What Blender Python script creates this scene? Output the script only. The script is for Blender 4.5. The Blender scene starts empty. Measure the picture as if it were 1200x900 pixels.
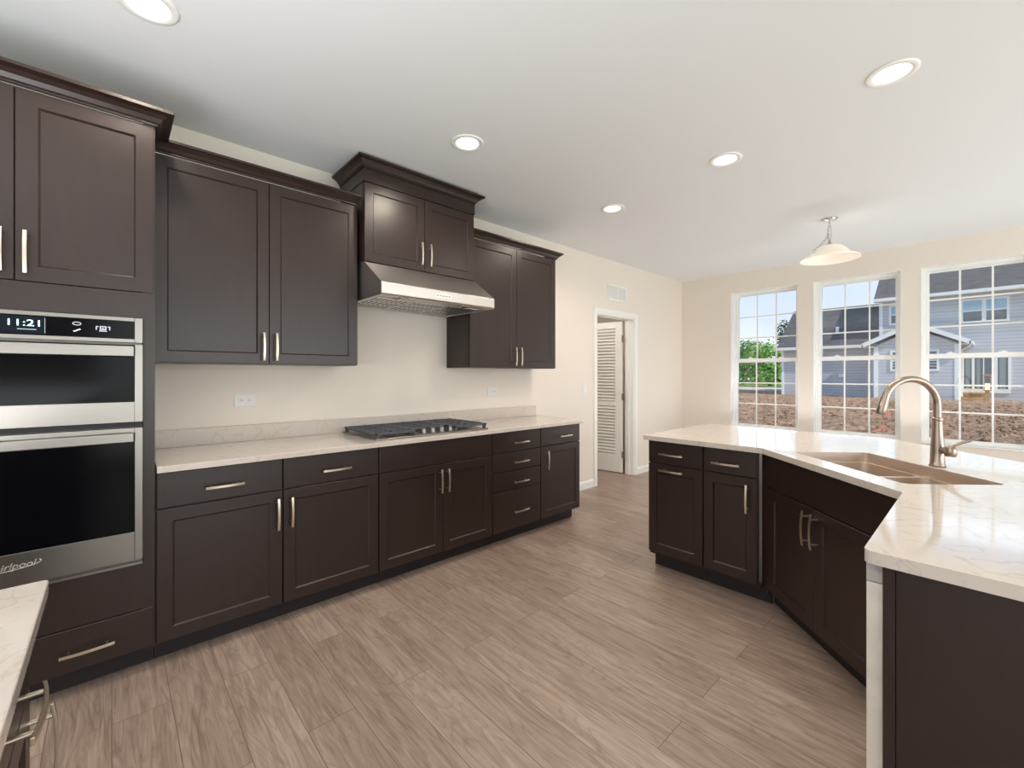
import bpy, bmesh, math, random
from mathutils import Vector, Matrix, noise

# ------------------------------------------------------------------ camera, sky, sun, exposure
SC = bpy.context.scene
COL = SC.collection
PI = math.pi
R = math.radians
SC.view_settings.view_transform = 'Standard'
SC.view_settings.look = 'None'
SC.view_settings.gamma = 1.0
SC.view_settings.use_curve_mapping = False
SC.view_settings.exposure = 0.16
SC.cycles.use_denoising = True
SC.cycles.max_bounces = 10
SC.cycles.diffuse_bounces = 6
SC.cycles.transparent_max_bounces = 12
SC.cycles.sample_clamp_indirect = 6.0
SC.cycles.caustics_reflective = False
SC.cycles.caustics_refractive = False

cam_d = bpy.data.cameras.new('camera')
cam = bpy.data.objects.new('camera', cam_d)
COL.objects.link(cam)
cam.location = (3.145, 0.0, 1.3214)
cam.rotation_euler = (PI / 2, 0, R(47.35))
cam_d.sensor_width = 36
cam_d.lens = 509.11 * 36 / 1200
cam_d.shift_y = -(450 - 439.94) / 1200
cam_d.clip_start = 0.02
cam_d.clip_end = 500
SC.camera = cam


def lin(c):
    return tuple(((v / 255) / 12.92 if v / 255 <= 0.04045 else ((v / 255 + 0.055) / 1.055) ** 2.4) for v in c)


SKY_STRENGTH = 1.08
W = bpy.data.worlds.new('sky')
SC.world = W
W.use_nodes = True
nt = W.node_tree
bgn = nt.nodes['Background']
tc = nt.nodes.new('ShaderNodeTexCoord')
sep = nt.nodes.new('ShaderNodeSeparateXYZ')
nt.links.new(tc.outputs['Generated'], sep.inputs[0])
ramp = nt.nodes.new('ShaderNodeValToRGB')
ramp.color_ramp.elements[0].position = 0.0
ramp.color_ramp.elements[0].color = (*lin((240, 243, 250)), 1)
ramp.color_ramp.elements[1].position = 0.55
ramp.color_ramp.elements[1].color = (*lin((120, 175, 235)), 1)
el = ramp.color_ramp.elements.new(0.2)
el.color = (*lin((202, 220, 248)), 1)
nt.links.new(sep.outputs[2], ramp.inputs[0])
nz = nt.nodes.new('ShaderNodeTexNoise')
nz.inputs['Scale'].default_value = 3.2
nz.inputs['Detail'].default_value = 6
mp = nt.nodes.new('ShaderNodeMapping')
mp.inputs['Scale'].default_value = (1, 1, 3.0)
nt.links.new(tc.outputs['Generated'], mp.inputs[0])
nt.links.new(mp.outputs[0], nz.inputs['Vector'])
cr = nt.nodes.new('ShaderNodeValToRGB')
cr.color_ramp.elements[0].position = 0.48
cr.color_ramp.elements[0].color = (0, 0, 0, 1)
cr.color_ramp.elements[1].position = 0.72
cr.color_ramp.elements[1].color = (0.8, 0.8, 0.8, 1)
nt.links.new(nz.outputs[0], cr.inputs[0])
mxs = nt.nodes.new('ShaderNodeMixRGB')
mxs.inputs[2].default_value = (*lin((246, 249, 252)), 1)
nt.links.new(cr.outputs[0], mxs.inputs[0])
nt.links.new(ramp.outputs[0], mxs.inputs[1])
nt.links.new(mxs.outputs[0], bgn.inputs[0])
bgn.inputs[1].default_value = SKY_STRENGTH

sun_d = bpy.data.lights.new('sun', 'SUN')
sun_d.energy = 3.3
sun_d.angle = R(0.6)
sun_d.color = (1.0, 0.95, 0.87)
sun = bpy.data.objects.new('sun', sun_d)
COL.objects.link(sun)
sun.rotation_euler = Vector((0.70, -0.22, 0.68)).to_track_quat('Z', 'Y').to_euler()


def area_light(name, loc, aim, sx, sy, power, color):
    d = bpy.data.lights.new(name, 'AREA')
    d.shape = 'RECTANGLE'
    d.size = sx
    d.size_y = sy
    d.energy = power
    d.color = color
    o = bpy.data.objects.new(name, d)
    COL.objects.link(o)
    o.location = loc
    o.rotation_euler = (-Vector(aim)).to_track_quat('Z', 'Y').to_euler()
    return o


DAY = (0.94, 0.97, 1.0)
# added fill lights standing in the unseen back and right wall openings
COOL = (0.93, 0.965, 1.0)
area_light('back_fill', (3.4, -3.95, 1.3), (0, 1, 0.15), 5.2, 2.3, 30, COOL)
area_light('right_fill', (6.95, 2.2, 1.3), (-1, 0, 0.15), 4.6, 2.3, 92, COOL)
# added fill aimed up at the ceiling from behind the viewer
area_light('rear_ceiling_fill', (2.9, -1.5, 1.1), (-0.12, -0.03, 1), 2.6, 2.0, 108, COOL)
# another added fill, out of view at right, brightening the far ceiling
area_light('right_ceiling_fill', (5.4, 4.4, 0.6), (-0.5, 0.1, 1), 2.6, 2.8, 34, COOL)
# added fills boosting window daylight, outside the panes and inside at sill height
for wx in (1.128, 2.112, 3.092):
    area_light('window_fill', (wx, 6.70, 1.54), (0, -1, 0.45), 0.75, 1.8, 4.0, (0.82, 0.92, 1.0))
    area_light('sill_up_fill', (wx, 6.20, 0.60), (0, -0.6, 1), 0.75, 0.20, 4.0, (1.0, 0.98, 0.96))

# ------------------------------------------------------------------ materials


def mat(name, color, rough=0.5, metal=0.0, spec=0.5, bump=0.0, bscale=60, var=0.0, vscale=8, coat=0.0, stretch=None, emit=None, estr=0.0):
    m = bpy.data.materials.new(name)
    m.use_nodes = True
    t = m.node_tree
    b = t.nodes['Principled BSDF']
    b.inputs['Base Color'].default_value = (*color, 1)
    b.inputs['Roughness'].default_value = rough
    b.inputs['Metallic'].default_value = metal
    b.inputs['Specular IOR Level'].default_value = spec
    b.inputs['Coat Weight'].default_value = coat
    if emit:
        b.inputs['Emission Color'].default_value = (*emit, 1)
        b.inputs['Emission Strength'].default_value = estr
    if bump or var:
        tcn = t.nodes.new('ShaderNodeTexCoord')
        src = tcn.outputs['Object']
        if stretch:
            mpn = t.nodes.new('ShaderNodeMapping')
            mpn.inputs['Scale'].default_value = stretch
            t.links.new(src, mpn.inputs[0])
            src = mpn.outputs[0]
    if var:
        n = t.nodes.new('ShaderNodeTexNoise')
        n.inputs['Scale'].default_value = vscale
        n.inputs['Detail'].default_value = 5
        t.links.new(src, n.inputs['Vector'])
        r = t.nodes.new('ShaderNodeValToRGB')
        r.color_ramp.elements[0].position = 0.3
        r.color_ramp.elements[1].position = 0.7
        r.color_ramp.elements[0].color = (*[max(0, c * (1 - var)) for c in color], 1)
        r.color_ramp.elements[1].color = (*[min(1, c * (1 + var)) for c in color], 1)
        t.links.new(n.outputs[0], r.inputs[0])
        t.links.new(r.outputs[0], b.inputs['Base Color'])
    if bump:
        n2 = t.nodes.new('ShaderNodeTexNoise')
        n2.inputs['Scale'].default_value = bscale
        n2.inputs['Detail'].default_value = 3
        t.links.new(src, n2.inputs['Vector'])
        bp = t.nodes.new('ShaderNodeBump')
        bp.inputs['Strength'].default_value = bump
        bp.inputs['Distance'].default_value = 0.01
        t.links.new(n2.outputs[0], bp.inputs['Height'])
        t.links.new(bp.outputs[0], b.inputs['Normal'])
    return m


def emis(name, color, s):
    m = bpy.data.materials.new(name)
    m.use_nodes = True
    t = m.node_tree
    t.nodes.remove(t.nodes['Principled BSDF'])
    e = t.nodes.new('ShaderNodeEmission')
    e.inputs[0].default_value = (*color, 1)
    e.inputs[1].default_value = s
    t.links.new(e.outputs[0], t.nodes['Material Output'].inputs[0])
    return m


M = {}
M['wood'] = mat('espresso_wood', (0.024, 0.0125, 0.0098), 0.32, spec=0.52, bump=0.02, bscale=220, var=0.10, vscale=30, stretch=(1, 1, 0.15))
M['toe'] = mat('espresso_toe_kick', (0.020, 0.014, 0.013), 0.6)
M['nickel'] = mat('brushed_nickel', lin((222, 208, 190)), 0.28, metal=1.0)
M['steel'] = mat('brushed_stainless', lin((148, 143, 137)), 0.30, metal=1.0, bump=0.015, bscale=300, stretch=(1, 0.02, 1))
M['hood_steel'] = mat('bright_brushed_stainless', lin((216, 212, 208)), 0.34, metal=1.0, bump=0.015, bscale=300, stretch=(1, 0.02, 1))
M['steel_dark'] = mat('dark_stainless', lin((120, 116, 112)), 0.4, metal=1.0)  # darker stainless for the oven chassis and dishwasher tub
M['black_glass'] = mat('black_oven_glass', (0.003, 0.003, 0.004), 0.12, spec=0.10)
M['iron'] = mat('cast_iron', lin((78, 80, 86)), 0.55, spec=0.4, bump=0.05, bscale=300)
M['black'] = mat('black_plastic', (0.008, 0.008, 0.009), 0.5)
M['white'] = mat('white_paint', lin((244, 243, 240)), 0.4)
M['vinyl'] = mat('white_vinyl', lin((246, 246, 244)), 0.35)
M['plate'] = mat('white_plate_plastic', lin((235, 232, 228)), 0.35)
M['slot'] = mat('grey_slot', lin((120, 116, 110)), 0.6)
M['ceiling'] = mat('ceiling_paint', lin((233, 235, 237)), 0.8, spec=0.2, bump=0.01, bscale=200)
M['wall'] = mat('cream_wall_paint', lin((237, 228, 218)), 0.7, spec=0.25, bump=0.01, bscale=250)
M['door'] = mat('white_door_paint', lin((236, 234, 230)), 0.45)
M['hinge'] = mat('bronze_hinge', lin((150, 128, 112)), 0.4, metal=0.8)
M['faucet'] = mat('brushed_nickel_faucet', lin((168, 150, 138)), 0.28, metal=1.0)
M['sink'] = mat('sink_stainless', lin((222, 206, 192)), 0.42, metal=1.0)
M['sink_rim'] = mat('polished_sink_rim', lin((240, 228, 216)), 0.35, metal=0.8)
M['film'] = mat('pale_marbled_edge', lin((222, 212, 200)), 0.45, var=0.10, vscale=14)
M['film_top'] = mat('grey_white_trim', lin((190, 184, 182)), 0.4)
M['clock'] = emis('clock_digits', (0.55, 0.9, 1.0), 3.0)
M['icon'] = emis('display_icons', (0.9, 0.95, 1.0), 1.1)
M['display'] = mat('blue_black_display', (0.004, 0.010, 0.016), 0.12, spec=0.25)
M['logo'] = mat('pale_logo_metal', lin((235, 232, 226)), 0.3, metal=0.6)
M['lens'] = emis('lit_lamp_lens', (1.0, 0.95, 0.86), 5.0)
M['chrome'] = mat('chrome', lin((205, 203, 200)), 0.18, metal=1.0)
# exterior
M['shingle'] = mat('grey_shingles', lin((104, 99, 97)), 0.95, spec=0.1, var=0.28, vscale=2.2, bump=0.2, bscale=6, stretch=(1, 4, 4))
M['hwhite'] = mat('house_white_trim', lin((240, 240, 238)), 0.6)
M['hglass_dark'] = mat('house_dark_glass', lin((70, 84, 92)), 0.1, spec=0.6)
M['hblind'] = mat('house_pale_blue_blind_glass', lin((150, 190, 212)), 0.2, spec=0.6)
M['curtain'] = mat('house_curtain', lin((128, 142, 138)), 0.8)
M['lumber'] = mat('treated_lumber', lin((196, 148, 92)), 0.8, var=0.15, vscale=6)
M['stake'] = mat('orange_stake_paint', lin((250, 160, 135)), 0.6)
M['bark'] = mat('bark', lin((92, 78, 64)), 0.9)
M['grass'] = mat('grass', lin((142, 168, 88)), 0.9, var=0.2, vscale=0.6)
M['gravel'] = mat('pale_path', lin((225, 215, 200)), 0.9, var=0.06, vscale=2)
for k, c in (('leaf', (96, 142, 66)), ('leaf_light', (136, 176, 92)), ('leaf_dark', (58, 92, 62))):
    M[k] = mat('foliage_' + k, lin(c), 0.8, spec=0.2, var=0.3, vscale=2.0)


def quartz():
    m = mat('white_quartz', lin((211, 200, 190)), 0.07, spec=0.9, coat=0.15)
    t = m.node_tree
    b = t.nodes['Principled BSDF']
    tcn = t.nodes.new('ShaderNodeTexCoord')
    n = t.nodes.new('ShaderNodeTexNoise')
    n.inputs['Scale'].default_value = 5
    n.inputs['Detail'].default_value = 8
    n.inputs['Distortion'].default_value = 1.5
    t.links.new(tcn.outputs['Object'], n.inputs['Vector'])
    r = t.nodes.new('ShaderNodeValToRGB')
    e = r.color_ramp.elements
    e[0].position = 0.485
    e[0].color = (*lin((211, 200, 190)), 1)
    e[1].position = 0.515
    e[1].color = (*lin((211, 200, 190)), 1)
    v = e.new(0.5)
    v.color = (*lin((198, 185, 174)), 1)
    t.links.new(n.outputs[0], r.inputs[0])
    n2 = t.nodes.new('ShaderNodeTexNoise')
    n2.inputs['Scale'].default_value = 45
    n2.inputs['Detail'].default_value = 2
    t.links.new(tcn.outputs['Object'], n2.inputs['Vector'])
    r2 = t.nodes.new('ShaderNodeValToRGB')
    r2.color_ramp.elements[0].position = 0.62
    r2.color_ramp.elements[0].color = (0, 0, 0, 1)
    r2.color_ramp.elements[1].position = 0.72
    r2.color_ramp.elements[1].color = (0.5, 0.5, 0.5, 1)
    t.links.new(n2.outputs[0], r2.inputs[0])
    mx = t.nodes.new('ShaderNodeMixRGB')
    mx.inputs[2].default_value = (*lin((196, 186, 178)), 1)
    t.links.new(r2.outputs[0], mx.inputs[0])
    t.links.new(r.outputs[0], mx.inputs[1])
    t.links.new(mx.outputs[0], b.inputs['Base Color'])
    return m


M['quartz'] = quartz()
M['quartz_splash'] = M['quartz'].copy()
M['quartz_splash'].name = 'quartz_backsplash'
M['quartz_splash'].node_tree.nodes['Principled BSDF'].inputs['Coat Weight'].default_value = 0
M['quartz_splash'].node_tree.nodes['Principled BSDF'].inputs['Roughness'].default_value = 0.3
M['quartz_splash'].node_tree.nodes['Principled BSDF'].inputs['Specular IOR Level'].default_value = 0.4


def floor_mat():
    m = bpy.data.materials.new('wood_plank_floor')
    m.use_nodes = True
    t = m.node_tree
    L = t.links.new
    b = t.nodes['Principled BSDF']
    tcn = t.nodes.new('ShaderNodeTexCoord')
    br = t.nodes.new('ShaderNodeTexBrick')
    br.offset = 0.37
    br.inputs['Scale'].default_value = 1.0
    br.inputs['Mortar Size'].default_value = 0.0012
    br.inputs['Mortar Smooth'].default_value = 0.1
    br.inputs['Bias'].default_value = 0.0
    br.inputs['Brick Width'].default_value = 1.45
    br.inputs['Row Height'].default_value = 0.178
    br.inputs['Color1'].default_value = (0, 0, 0, 1)
    br.inputs['Color2'].default_value = (1, 1, 1, 1)
    br.inputs['Mortar'].default_value = (0.5, 0.5, 0.5, 1)
    L(tcn.outputs['Object'], br.inputs['Vector'])
    # per-plank tone
    tone = t.nodes.new('ShaderNodeValToRGB')
    e = tone.color_ramp.elements
    e[0].position = 0.0
    e[0].color = (*lin((172, 150, 135)), 1)
    e[1].position = 1.0
    e[1].color = (*lin((190, 168, 153)), 1)
    e.new(0.5).color = (*lin((181, 159, 144)), 1)
    L(br.outputs['Color'], tone.inputs[0])
    # grain: noise stretched along the plank, shifted per plank
    mp1 = t.nodes.new('ShaderNodeMapping')
    mp1.inputs['Scale'].default_value = (2.2, 26, 1)
    addv = t.nodes.new('ShaderNodeVectorMath')
    addv.operation = 'MULTIPLY_ADD'
    addv.inputs[1].default_value = (17.0, 5.0, 3.0)
    L(br.outputs['Color'], addv.inputs[0])
    L(tcn.outputs['Object'], addv.inputs[2])
    L(addv.outputs[0], mp1.inputs[0])
    g = t.nodes.new('ShaderNodeTexNoise')
    g.inputs['Scale'].default_value = 1.6
    g.inputs['Detail'].default_value = 9
    g.inputs['Roughness'].default_value = 0.62
    g.inputs['Distortion'].default_value = 1.1
    L(mp1.outputs[0], g.inputs['Vector'])
    gr = t.nodes.new('ShaderNodeValToRGB')
    gr.color_ramp.elements[0].position = 0.30
    gr.color_ramp.elements[0].color = (*lin((150, 136, 128)), 1)
    gr.color_ramp.elements[1].position = 0.66
    gr.color_ramp.elements[1].color = (1, 1, 1, 1)
    L(g.outputs[0], gr.inputs[0])
    mx = t.nodes.new('ShaderNodeMixRGB')
    mx.blend_type = 'MULTIPLY'
    mx.inputs[0].default_value = 0.66
    L(tone.outputs[0], mx.inputs[1])
    L(gr.outputs[0], mx.inputs[2])
    # cathedral figure
    mp2 = t.nodes.new('ShaderNodeMapping')
    mp2.inputs['Scale'].default_value = (1.1, 8.5, 1)
    L(addv.outputs[0], mp2.inputs[0])
    wv = t.nodes.new('ShaderNodeTexNoise')
    wv.inputs['Scale'].default_value = 1.0
    wv.inputs['Detail'].default_value = 1.0
    wv.inputs['Distortion'].default_value = 0.6
    L(mp2.outputs[0], wv.inputs['Vector'])
    mul = t.nodes.new('ShaderNodeMath')
    mul.operation = 'MULTIPLY'
    mul.inputs[1].default_value = 34.0
    L(wv.outputs[0], mul.inputs[0])
    fr = t.nodes.new('ShaderNodeMath')
    fr.operation = 'PINGPONG'
    fr.inputs[1].default_value = 1.0
    L(mul.outputs[0], fr.inputs[0])
    wr = t.nodes.new('ShaderNodeValToRGB')
    wr.color_ramp.elements[0].position = 0.0
    wr.color_ramp.elements[0].color = (*lin((176, 160, 150)), 1)
    wr.color_ramp.elements[1].position = 0.35
    wr.color_ramp.elements[1].color = (1, 1, 1, 1)
    L(fr.outputs[0], wr.inputs[0])
    mx2 = t.nodes.new('ShaderNodeMixRGB')
    mx2.blend_type = 'MULTIPLY'
    mx2.inputs[0].default_value = 0.30
    L(mx.outputs[0], mx2.inputs[1])
    L(wr.outputs[0], mx2.inputs[2])
    mx3 = t.nodes.new('ShaderNodeMixRGB')
    mx3.inputs[2].default_value = (*lin((96, 80, 72)), 1)
    L(br.outputs['Fac'], mx3.inputs[0])
    L(mx2.outputs[0], mx3.inputs[1])
    L(mx3.outputs[0], b.inputs['Base Color'])
    b.inputs['Roughness'].default_value = 0.36
    b.inputs['Specular IOR Level'].default_value = 0.55
    bp = t.nodes.new('ShaderNodeBump')
    bp.inputs['Strength'].default_value = 0.10
    bp.inputs['Distance'].default_value = 0.004
    L(g.outputs[0], bp.inputs['Height'])
    L(bp.outputs[0], b.inputs['Normal'])
    return m


M['floor'] = floor_mat()


def glass_mat():
    m = bpy.data.materials.new('window_glass')
    m.use_nodes = True
    t = m.node_tree
    t.nodes.remove(t.nodes['Principled BSDF'])
    tr = t.nodes.new('ShaderNodeBsdfTransparent')
    tr.inputs[0].default_value = (0.97, 0.985, 0.985, 1)
    gl = t.nodes.new('ShaderNodeBsdfGlossy')
    gl.inputs['Roughness'].default_value = 0.02
    fz = t.nodes.new('ShaderNodeFresnel')
    fz.inputs[0].default_value = 1.45
    mx = t.nodes.new('ShaderNodeMixShader')
    t.links.new(fz.outputs[0], mx.inputs[0])
    t.links.new(tr.outputs[0], mx.inputs[1])
    t.links.new(gl.outputs[0], mx.inputs[2])
    t.links.new(mx.outputs[0], t.nodes['Material Output'].inputs[0])
    return m


M['glass'] = glass_mat()


def siding_mat():
    m = mat('blue_grey_lap_siding', lin((196, 196, 200)), 0.7, spec=0.2)
    t = m.node_tree
    b = t.nodes['Principled BSDF']
    tcn = t.nodes.new('ShaderNodeTexCoord')
    s = t.nodes.new('ShaderNodeSeparateXYZ')
    t.links.new(tcn.outputs['Object'], s.inputs[0])
    md = t.nodes.new('ShaderNodeMath')
    md.operation = 'FRACT'
    mu = t.nodes.new('ShaderNodeMath')
    mu.operation = 'MULTIPLY'
    mu.inputs[1].default_value = 1 / 0.20
    t.links.new(s.outputs[2], mu.inputs[0])
    t.links.new(mu.outputs[0], md.inputs[0])
    r = t.nodes.new('ShaderNodeValToRGB')
    r.color_ramp.elements[0].position = 0.0
    r.color_ramp.elements[0].color = (*lin((168, 170, 180)), 1)
    r.color_ramp.elements[1].position = 0.30
    r.color_ramp.elements[1].color = (*lin((200, 202, 206)), 1)
    t.links.new(md.outputs[0], r.inputs[0])
    t.links.new(r.outputs[0], b.inputs['Base Color'])
    bp = t.nodes.new('ShaderNodeBump')
    bp.inputs['Strength'].default_value = 0.4
    bp.inputs['Distance'].default_value = 0.03
    t.links.new(md.outputs[0], bp.inputs['Height'])
    t.links.new(bp.outputs[0], b.inputs['Normal'])
    return m


M['siding'] = siding_mat()


def dirt_mat():
    m = mat('bare_dirt', lin((178, 150, 128)), 0.95, spec=0.1)
    t = m.node_tree
    b = t.nodes['Principled BSDF']
    tcn = t.nodes.new('ShaderNodeTexCoord')
    n = t.nodes.new('ShaderNodeTexNoise')
    n.inputs['Scale'].default_value = 5.0
    n.inputs['Detail'].default_value = 9
    n.inputs['Roughness'].default_value = 0.78
    t.links.new(tcn.outputs['Object'], n.inputs['Vector'])
    r = t.nodes.new('ShaderNodeValToRGB')
    r.color_ramp.elements[0].position = 0.36
    r.color_ramp.elements[0].color = (*lin((108, 74, 52)), 1)
    r.color_ramp.elements[1].position = 0.62
    r.color_ramp.elements[1].color = (*lin((216, 178, 146)), 1)
    t.links.new(n.outputs[0], r.inputs[0])
    t.links.new(r.outputs[0], b.inputs['Base Color'])
    bp = t.nodes.new('ShaderNodeBump')
    bp.inputs['Strength'].default_value = 0.9
    bp.inputs['Distance'].default_value = 0.12
    t.links.new(n.outputs[0], bp.inputs['Height'])
    t.links.new(bp.outputs[0], b.inputs['Normal'])
    return m


M['dirt'] = dirt_mat()
M['shade_glass'] = mat('frosted_lamp_glass', lin((240, 230, 216)), 0.35, emit=(1.0, 0.88, 0.72), estr=0.24)

# ------------------------------------------------------------------ helpers


def tag(o, label=None, cat=None, group=None, kind=None):
    if label:
        o['label'] = label
    if cat:
        o['category'] = cat
    if group:
        o['group'] = group
    if kind:
        o['kind'] = kind
    return o


def thing(name, label, cat, loc=(0, 0, 0), rz=0.0, group=None):
    o = bpy.data.objects.new(name, None)
    o.empty_display_size = 0.1
    COL.objects.link(o)
    o.location = loc
    o.rotation_euler = (0, 0, rz)
    return tag(o, label, cat, group)


class MB:
    """collects shapes, builds them as one mesh object"""

    def __init__(s):
        s.v = []
        s.f = []
        s.smooth = set()

    def add(s, vs, fs, smooth=False):
        n = len(s.v)
        s.v += [tuple(v) for v in vs]
        for f in fs:
            if smooth:
                s.smooth.add(len(s.f))
            s.f.append([i + n for i in f])
        return s

    def box(s, x0, x1, y0, y1, z0, z1):
        x0, x1 = min(x0, x1), max(x0, x1)
        y0, y1 = min(y0, y1), max(y0, y1)
        z0, z1 = min(z0, z1), max(z0, z1)
        return s.add([(x0, y0, z0), (x1, y0, z0), (x1, y1, z0), (x0, y1, z0), (x0, y0, z1), (x1, y0, z1), (x1, y1, z1), (x0, y1, z1)],
                     [(3, 2, 1, 0), (4, 5, 6, 7), (0, 1, 5, 4), (1, 2, 6, 5), (2, 3, 7, 6), (3, 0, 4, 7)])

    def obox(s, c, ax, ay, az, hx, hy, hz):
        c = Vector(c)
        ax, ay, az = Vector(ax).normalized(), Vector(ay).normalized(), Vector(az).normalized()
        vs = []
        for k in (-1, 1):
            for (i, j) in ((-1, -1), (1, -1), (1, 1), (-1, 1)):
                vs.append(c + ax * hx * i + ay * hy * j + az * hz * k)
        return s.add(vs, [(3, 2, 1, 0), (4, 5, 6, 7), (0, 1, 5, 4), (1, 2, 6, 5), (2, 3, 7, 6), (3, 0, 4, 7)])

    def prism(s, poly, z0, z1):
        n = len(poly)
        vs = [(x, y, z0) for x, y in poly] + [(x, y, z1) for x, y in poly]
        fs = [tuple(reversed(range(n))), tuple(range(n, 2 * n))]
        fs += [(i, (i + 1) % n, n + (i + 1) % n, n + i) for i in range(n)]
        return s.add(vs, fs)

    def prism_x(s, poly, x0, x1):
        """profile poly of (y,z) pushed along x"""
        n = len(poly)
        vs = [(x0, y, z) for y, z in poly] + [(x1, y, z) for y, z in poly]
        fs = [tuple(range(n)), tuple(reversed(range(n, 2 * n)))]
        fs += [(i, n + i, n + (i + 1) % n, (i + 1) % n) for i in range(n)]
        return s.add(vs, fs)

    def cyl(s, p0, p1, r0, r1=None, n=16, caps=True):
        r1 = r0 if r1 is None else r1
        p0, p1 = Vector(p0), Vector(p1)
        d = (p1 - p0).normalized()
        a = d.orthogonal().normalized()
        b = d.cross(a)
        ring = lambda p, r: [p + (a * math.cos(2 * PI * i / n) + b * math.sin(2 * PI * i / n)) * r for i in range(n)]
        s.add(ring(p0, r0) + ring(p1, r1), [(i, (i + 1) % n, n + (i + 1) % n, n + i) for i in range(n)], True)
        if caps:
            s.add(ring(p0, r0), [tuple(reversed(range(n)))])
            s.add(ring(p1, r1), [tuple(range(n))])
        return s

    def tube(s, path, rad, n=12, caps=True):
        path = [Vector(p) for p in path]
        k = len(path)
        rads = rad if isinstance(rad, (list, tuple)) else [rad] * k
        vs = []
        prev = None
        for i in range(k):
            d = (path[min(i + 1, k - 1)] - path[max(i - 1, 0)]).normalized()
            if prev is None:
                a = d.orthogonal().normalized()
            else:
                a = (prev - d * prev.dot(d)).normalized()
            prev = a
            b = d.cross(a)
            vs += [path[i] + (a * math.cos(2 * PI * j / n) + b * math.sin(2 * PI * j / n)) * rads[i] for j in range(n)]
        fs = [(i * n + j, i * n + (j + 1) % n, (i + 1) * n + (j + 1) % n, (i + 1) * n + j) for i in range(k - 1) for j in range(n)]
        s.add(vs, fs, True)
        if caps:
            s.add(vs[:n], [tuple(reversed(range(n)))])
            s.add(vs[-n:], [tuple(range(n))])
        return s

    def lathe(s, prof, c=(0, 0, 0), n=32, closed=False):
        c = Vector(c)
        vs = []
        rows = []
        for r, z in prof:
            if r < 1e-6:
                rows.append([len(vs)] * n)
                vs.append(c + Vector((0, 0, z)))
            else:
                rows.append(list(range(len(vs), len(vs) + n)))
                vs += [c + Vector((r * math.cos(2 * PI * j / n), r * math.sin(2 * PI * j / n), z)) for j in range(n)]
        m = len(prof)
        fs = []
        for i in range(m if closed else m - 1):
            a, b = rows[i], rows[(i + 1) % m]
            for j in range(n):
                k = (j + 1) % n
                q = []
                for t in (a[j], a[k], b[k], b[j]):
                    if t not in q:
                        q.append(t)
                if len(q) > 2:
                    fs.append(tuple(q))
        return s.add(vs, fs, True)

    def build(s, name, m, parent=None, bevel=0.0, seg=2, kind=None, label=None):
        me = bpy.data.meshes.new(name)
        me.from_pydata(s.v, [], s.f)
        for i in s.smooth:
            me.polygons[i].use_smooth = True
        bm = bmesh.new()
        bm.from_mesh(me)
        bmesh.ops.recalc_face_normals(bm, faces=bm.faces)
        bm.to_mesh(me)
        bm.free()
        me.materials.append(m)
        o = bpy.data.objects.new(name, me)
        COL.objects.link(o)
        if parent is not None:
            o.parent = parent
        if bevel:
            b = o.modifiers.new('bevel', 'BEVEL')
            b.width = bevel
            b.segments = seg
            b.limit_method = 'ANGLE'
            b.angle_limit = R(40)
            b.harden_normals = False
        return tag(o, label=label, kind=kind)


def holed_prism(outer, holes, z0, z1):
    """flat slab with holes; returns an MB"""
    bm = bmesh.new()
    loops = []
    for lp in [outer] + holes:
        vs = [bm.verts.new((x, y, 0)) for x, y in lp]
        loops.append(vs)
        for i in range(len(vs)):
            bm.edges.new((vs[i], vs[(i + 1) % len(vs)]))
    bmesh.ops.triangle_fill(bm, use_beauty=True, edges=bm.edges[:])
    bm.verts.index_update()
    base = [(v.co.x, v.co.y) for v in bm.verts]
    tris = [[v.index for v in f.verts] for f in bm.faces]
    idx = [[v.index for v in lp] for lp in loops]
    bm.free()
    mb = MB()
    n = len(base)
    fs = [list(t) for t in tris] + [[i + n for i in t] for t in tris]
    for lp in idx:
        k = len(lp)
        fs += [[lp[i], lp[(i + 1) % k], lp[(i + 1) % k] + n, lp[i] + n] for i in range(k)]
    mb.add([(x, y, z0) for x, y in base] + [(x, y, z1) for x, y in base], fs)
    return mb


def circle(cx, cy, r, n=32):
    return [(cx + r * math.cos(2 * PI * i / n), cy + r * math.sin(2 * PI * i / n)) for i in range(n)]


def rounded(poly, r, n=5):
    out = []
    k = len(poly)
    for i in range(k):
        p = Vector(poly[i])
        a = (Vector(poly[i - 1]) - p)
        b = (Vector(poly[(i + 1) % k]) - p)
        rr = r[i] if isinstance(r, (list, tuple)) else r
        if rr <= 0:
            out.append(tuple(p))
            continue
        a.normalize()
        b.normalize()
        ang = a.angle(b)
        d = rr / math.tan(ang / 2)
        p0, p1 = p + a * d, p + b * d
        c = p + (a + b).normalized() * (rr / math.sin(ang / 2))
        v0, v1 = p0 - c, p1 - c
        for j in range(n + 1):
            t = j / n
            v = v0 * (1 - t) + v1 * t
            v = v.normalized() * rr
            out.append((c.x + v.x, c.y + v.y))
    return out


def text_part(s, size, x, y, z, m, name, parent, shear=0.0, center=True, ext=0.0006, sx=1.0):
    cu = bpy.data.curves.new(name, 'FONT')
    cu.body = s
    cu.size = size
    cu.extrude = ext
    cu.shear = shear
    cu.align_x = 'CENTER' if center else 'LEFT'
    cu.align_y = 'CENTER'
    tmp = bpy.data.objects.new('text_source', cu)
    COL.objects.link(tmp)
    dg = bpy.context.evaluated_depsgraph_get()
    me = bpy.data.meshes.new_from_object(tmp.evaluated_get(dg))
    bpy.data.objects.remove(tmp)
    for v in me.vertices:
        a, b, c = v.co
        v.co = (x + a * sx, y - c, z + b)
    me.materials.clear()
    me.materials.append(m)
    me.name = name
    o = bpy.data.objects.new(name, me)
    COL.objects.link(o)
    o.parent = parent
    return o


# ---- cabinet vocabulary: local x along the front, y into the cabinet, z up, face at y = 0


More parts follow.
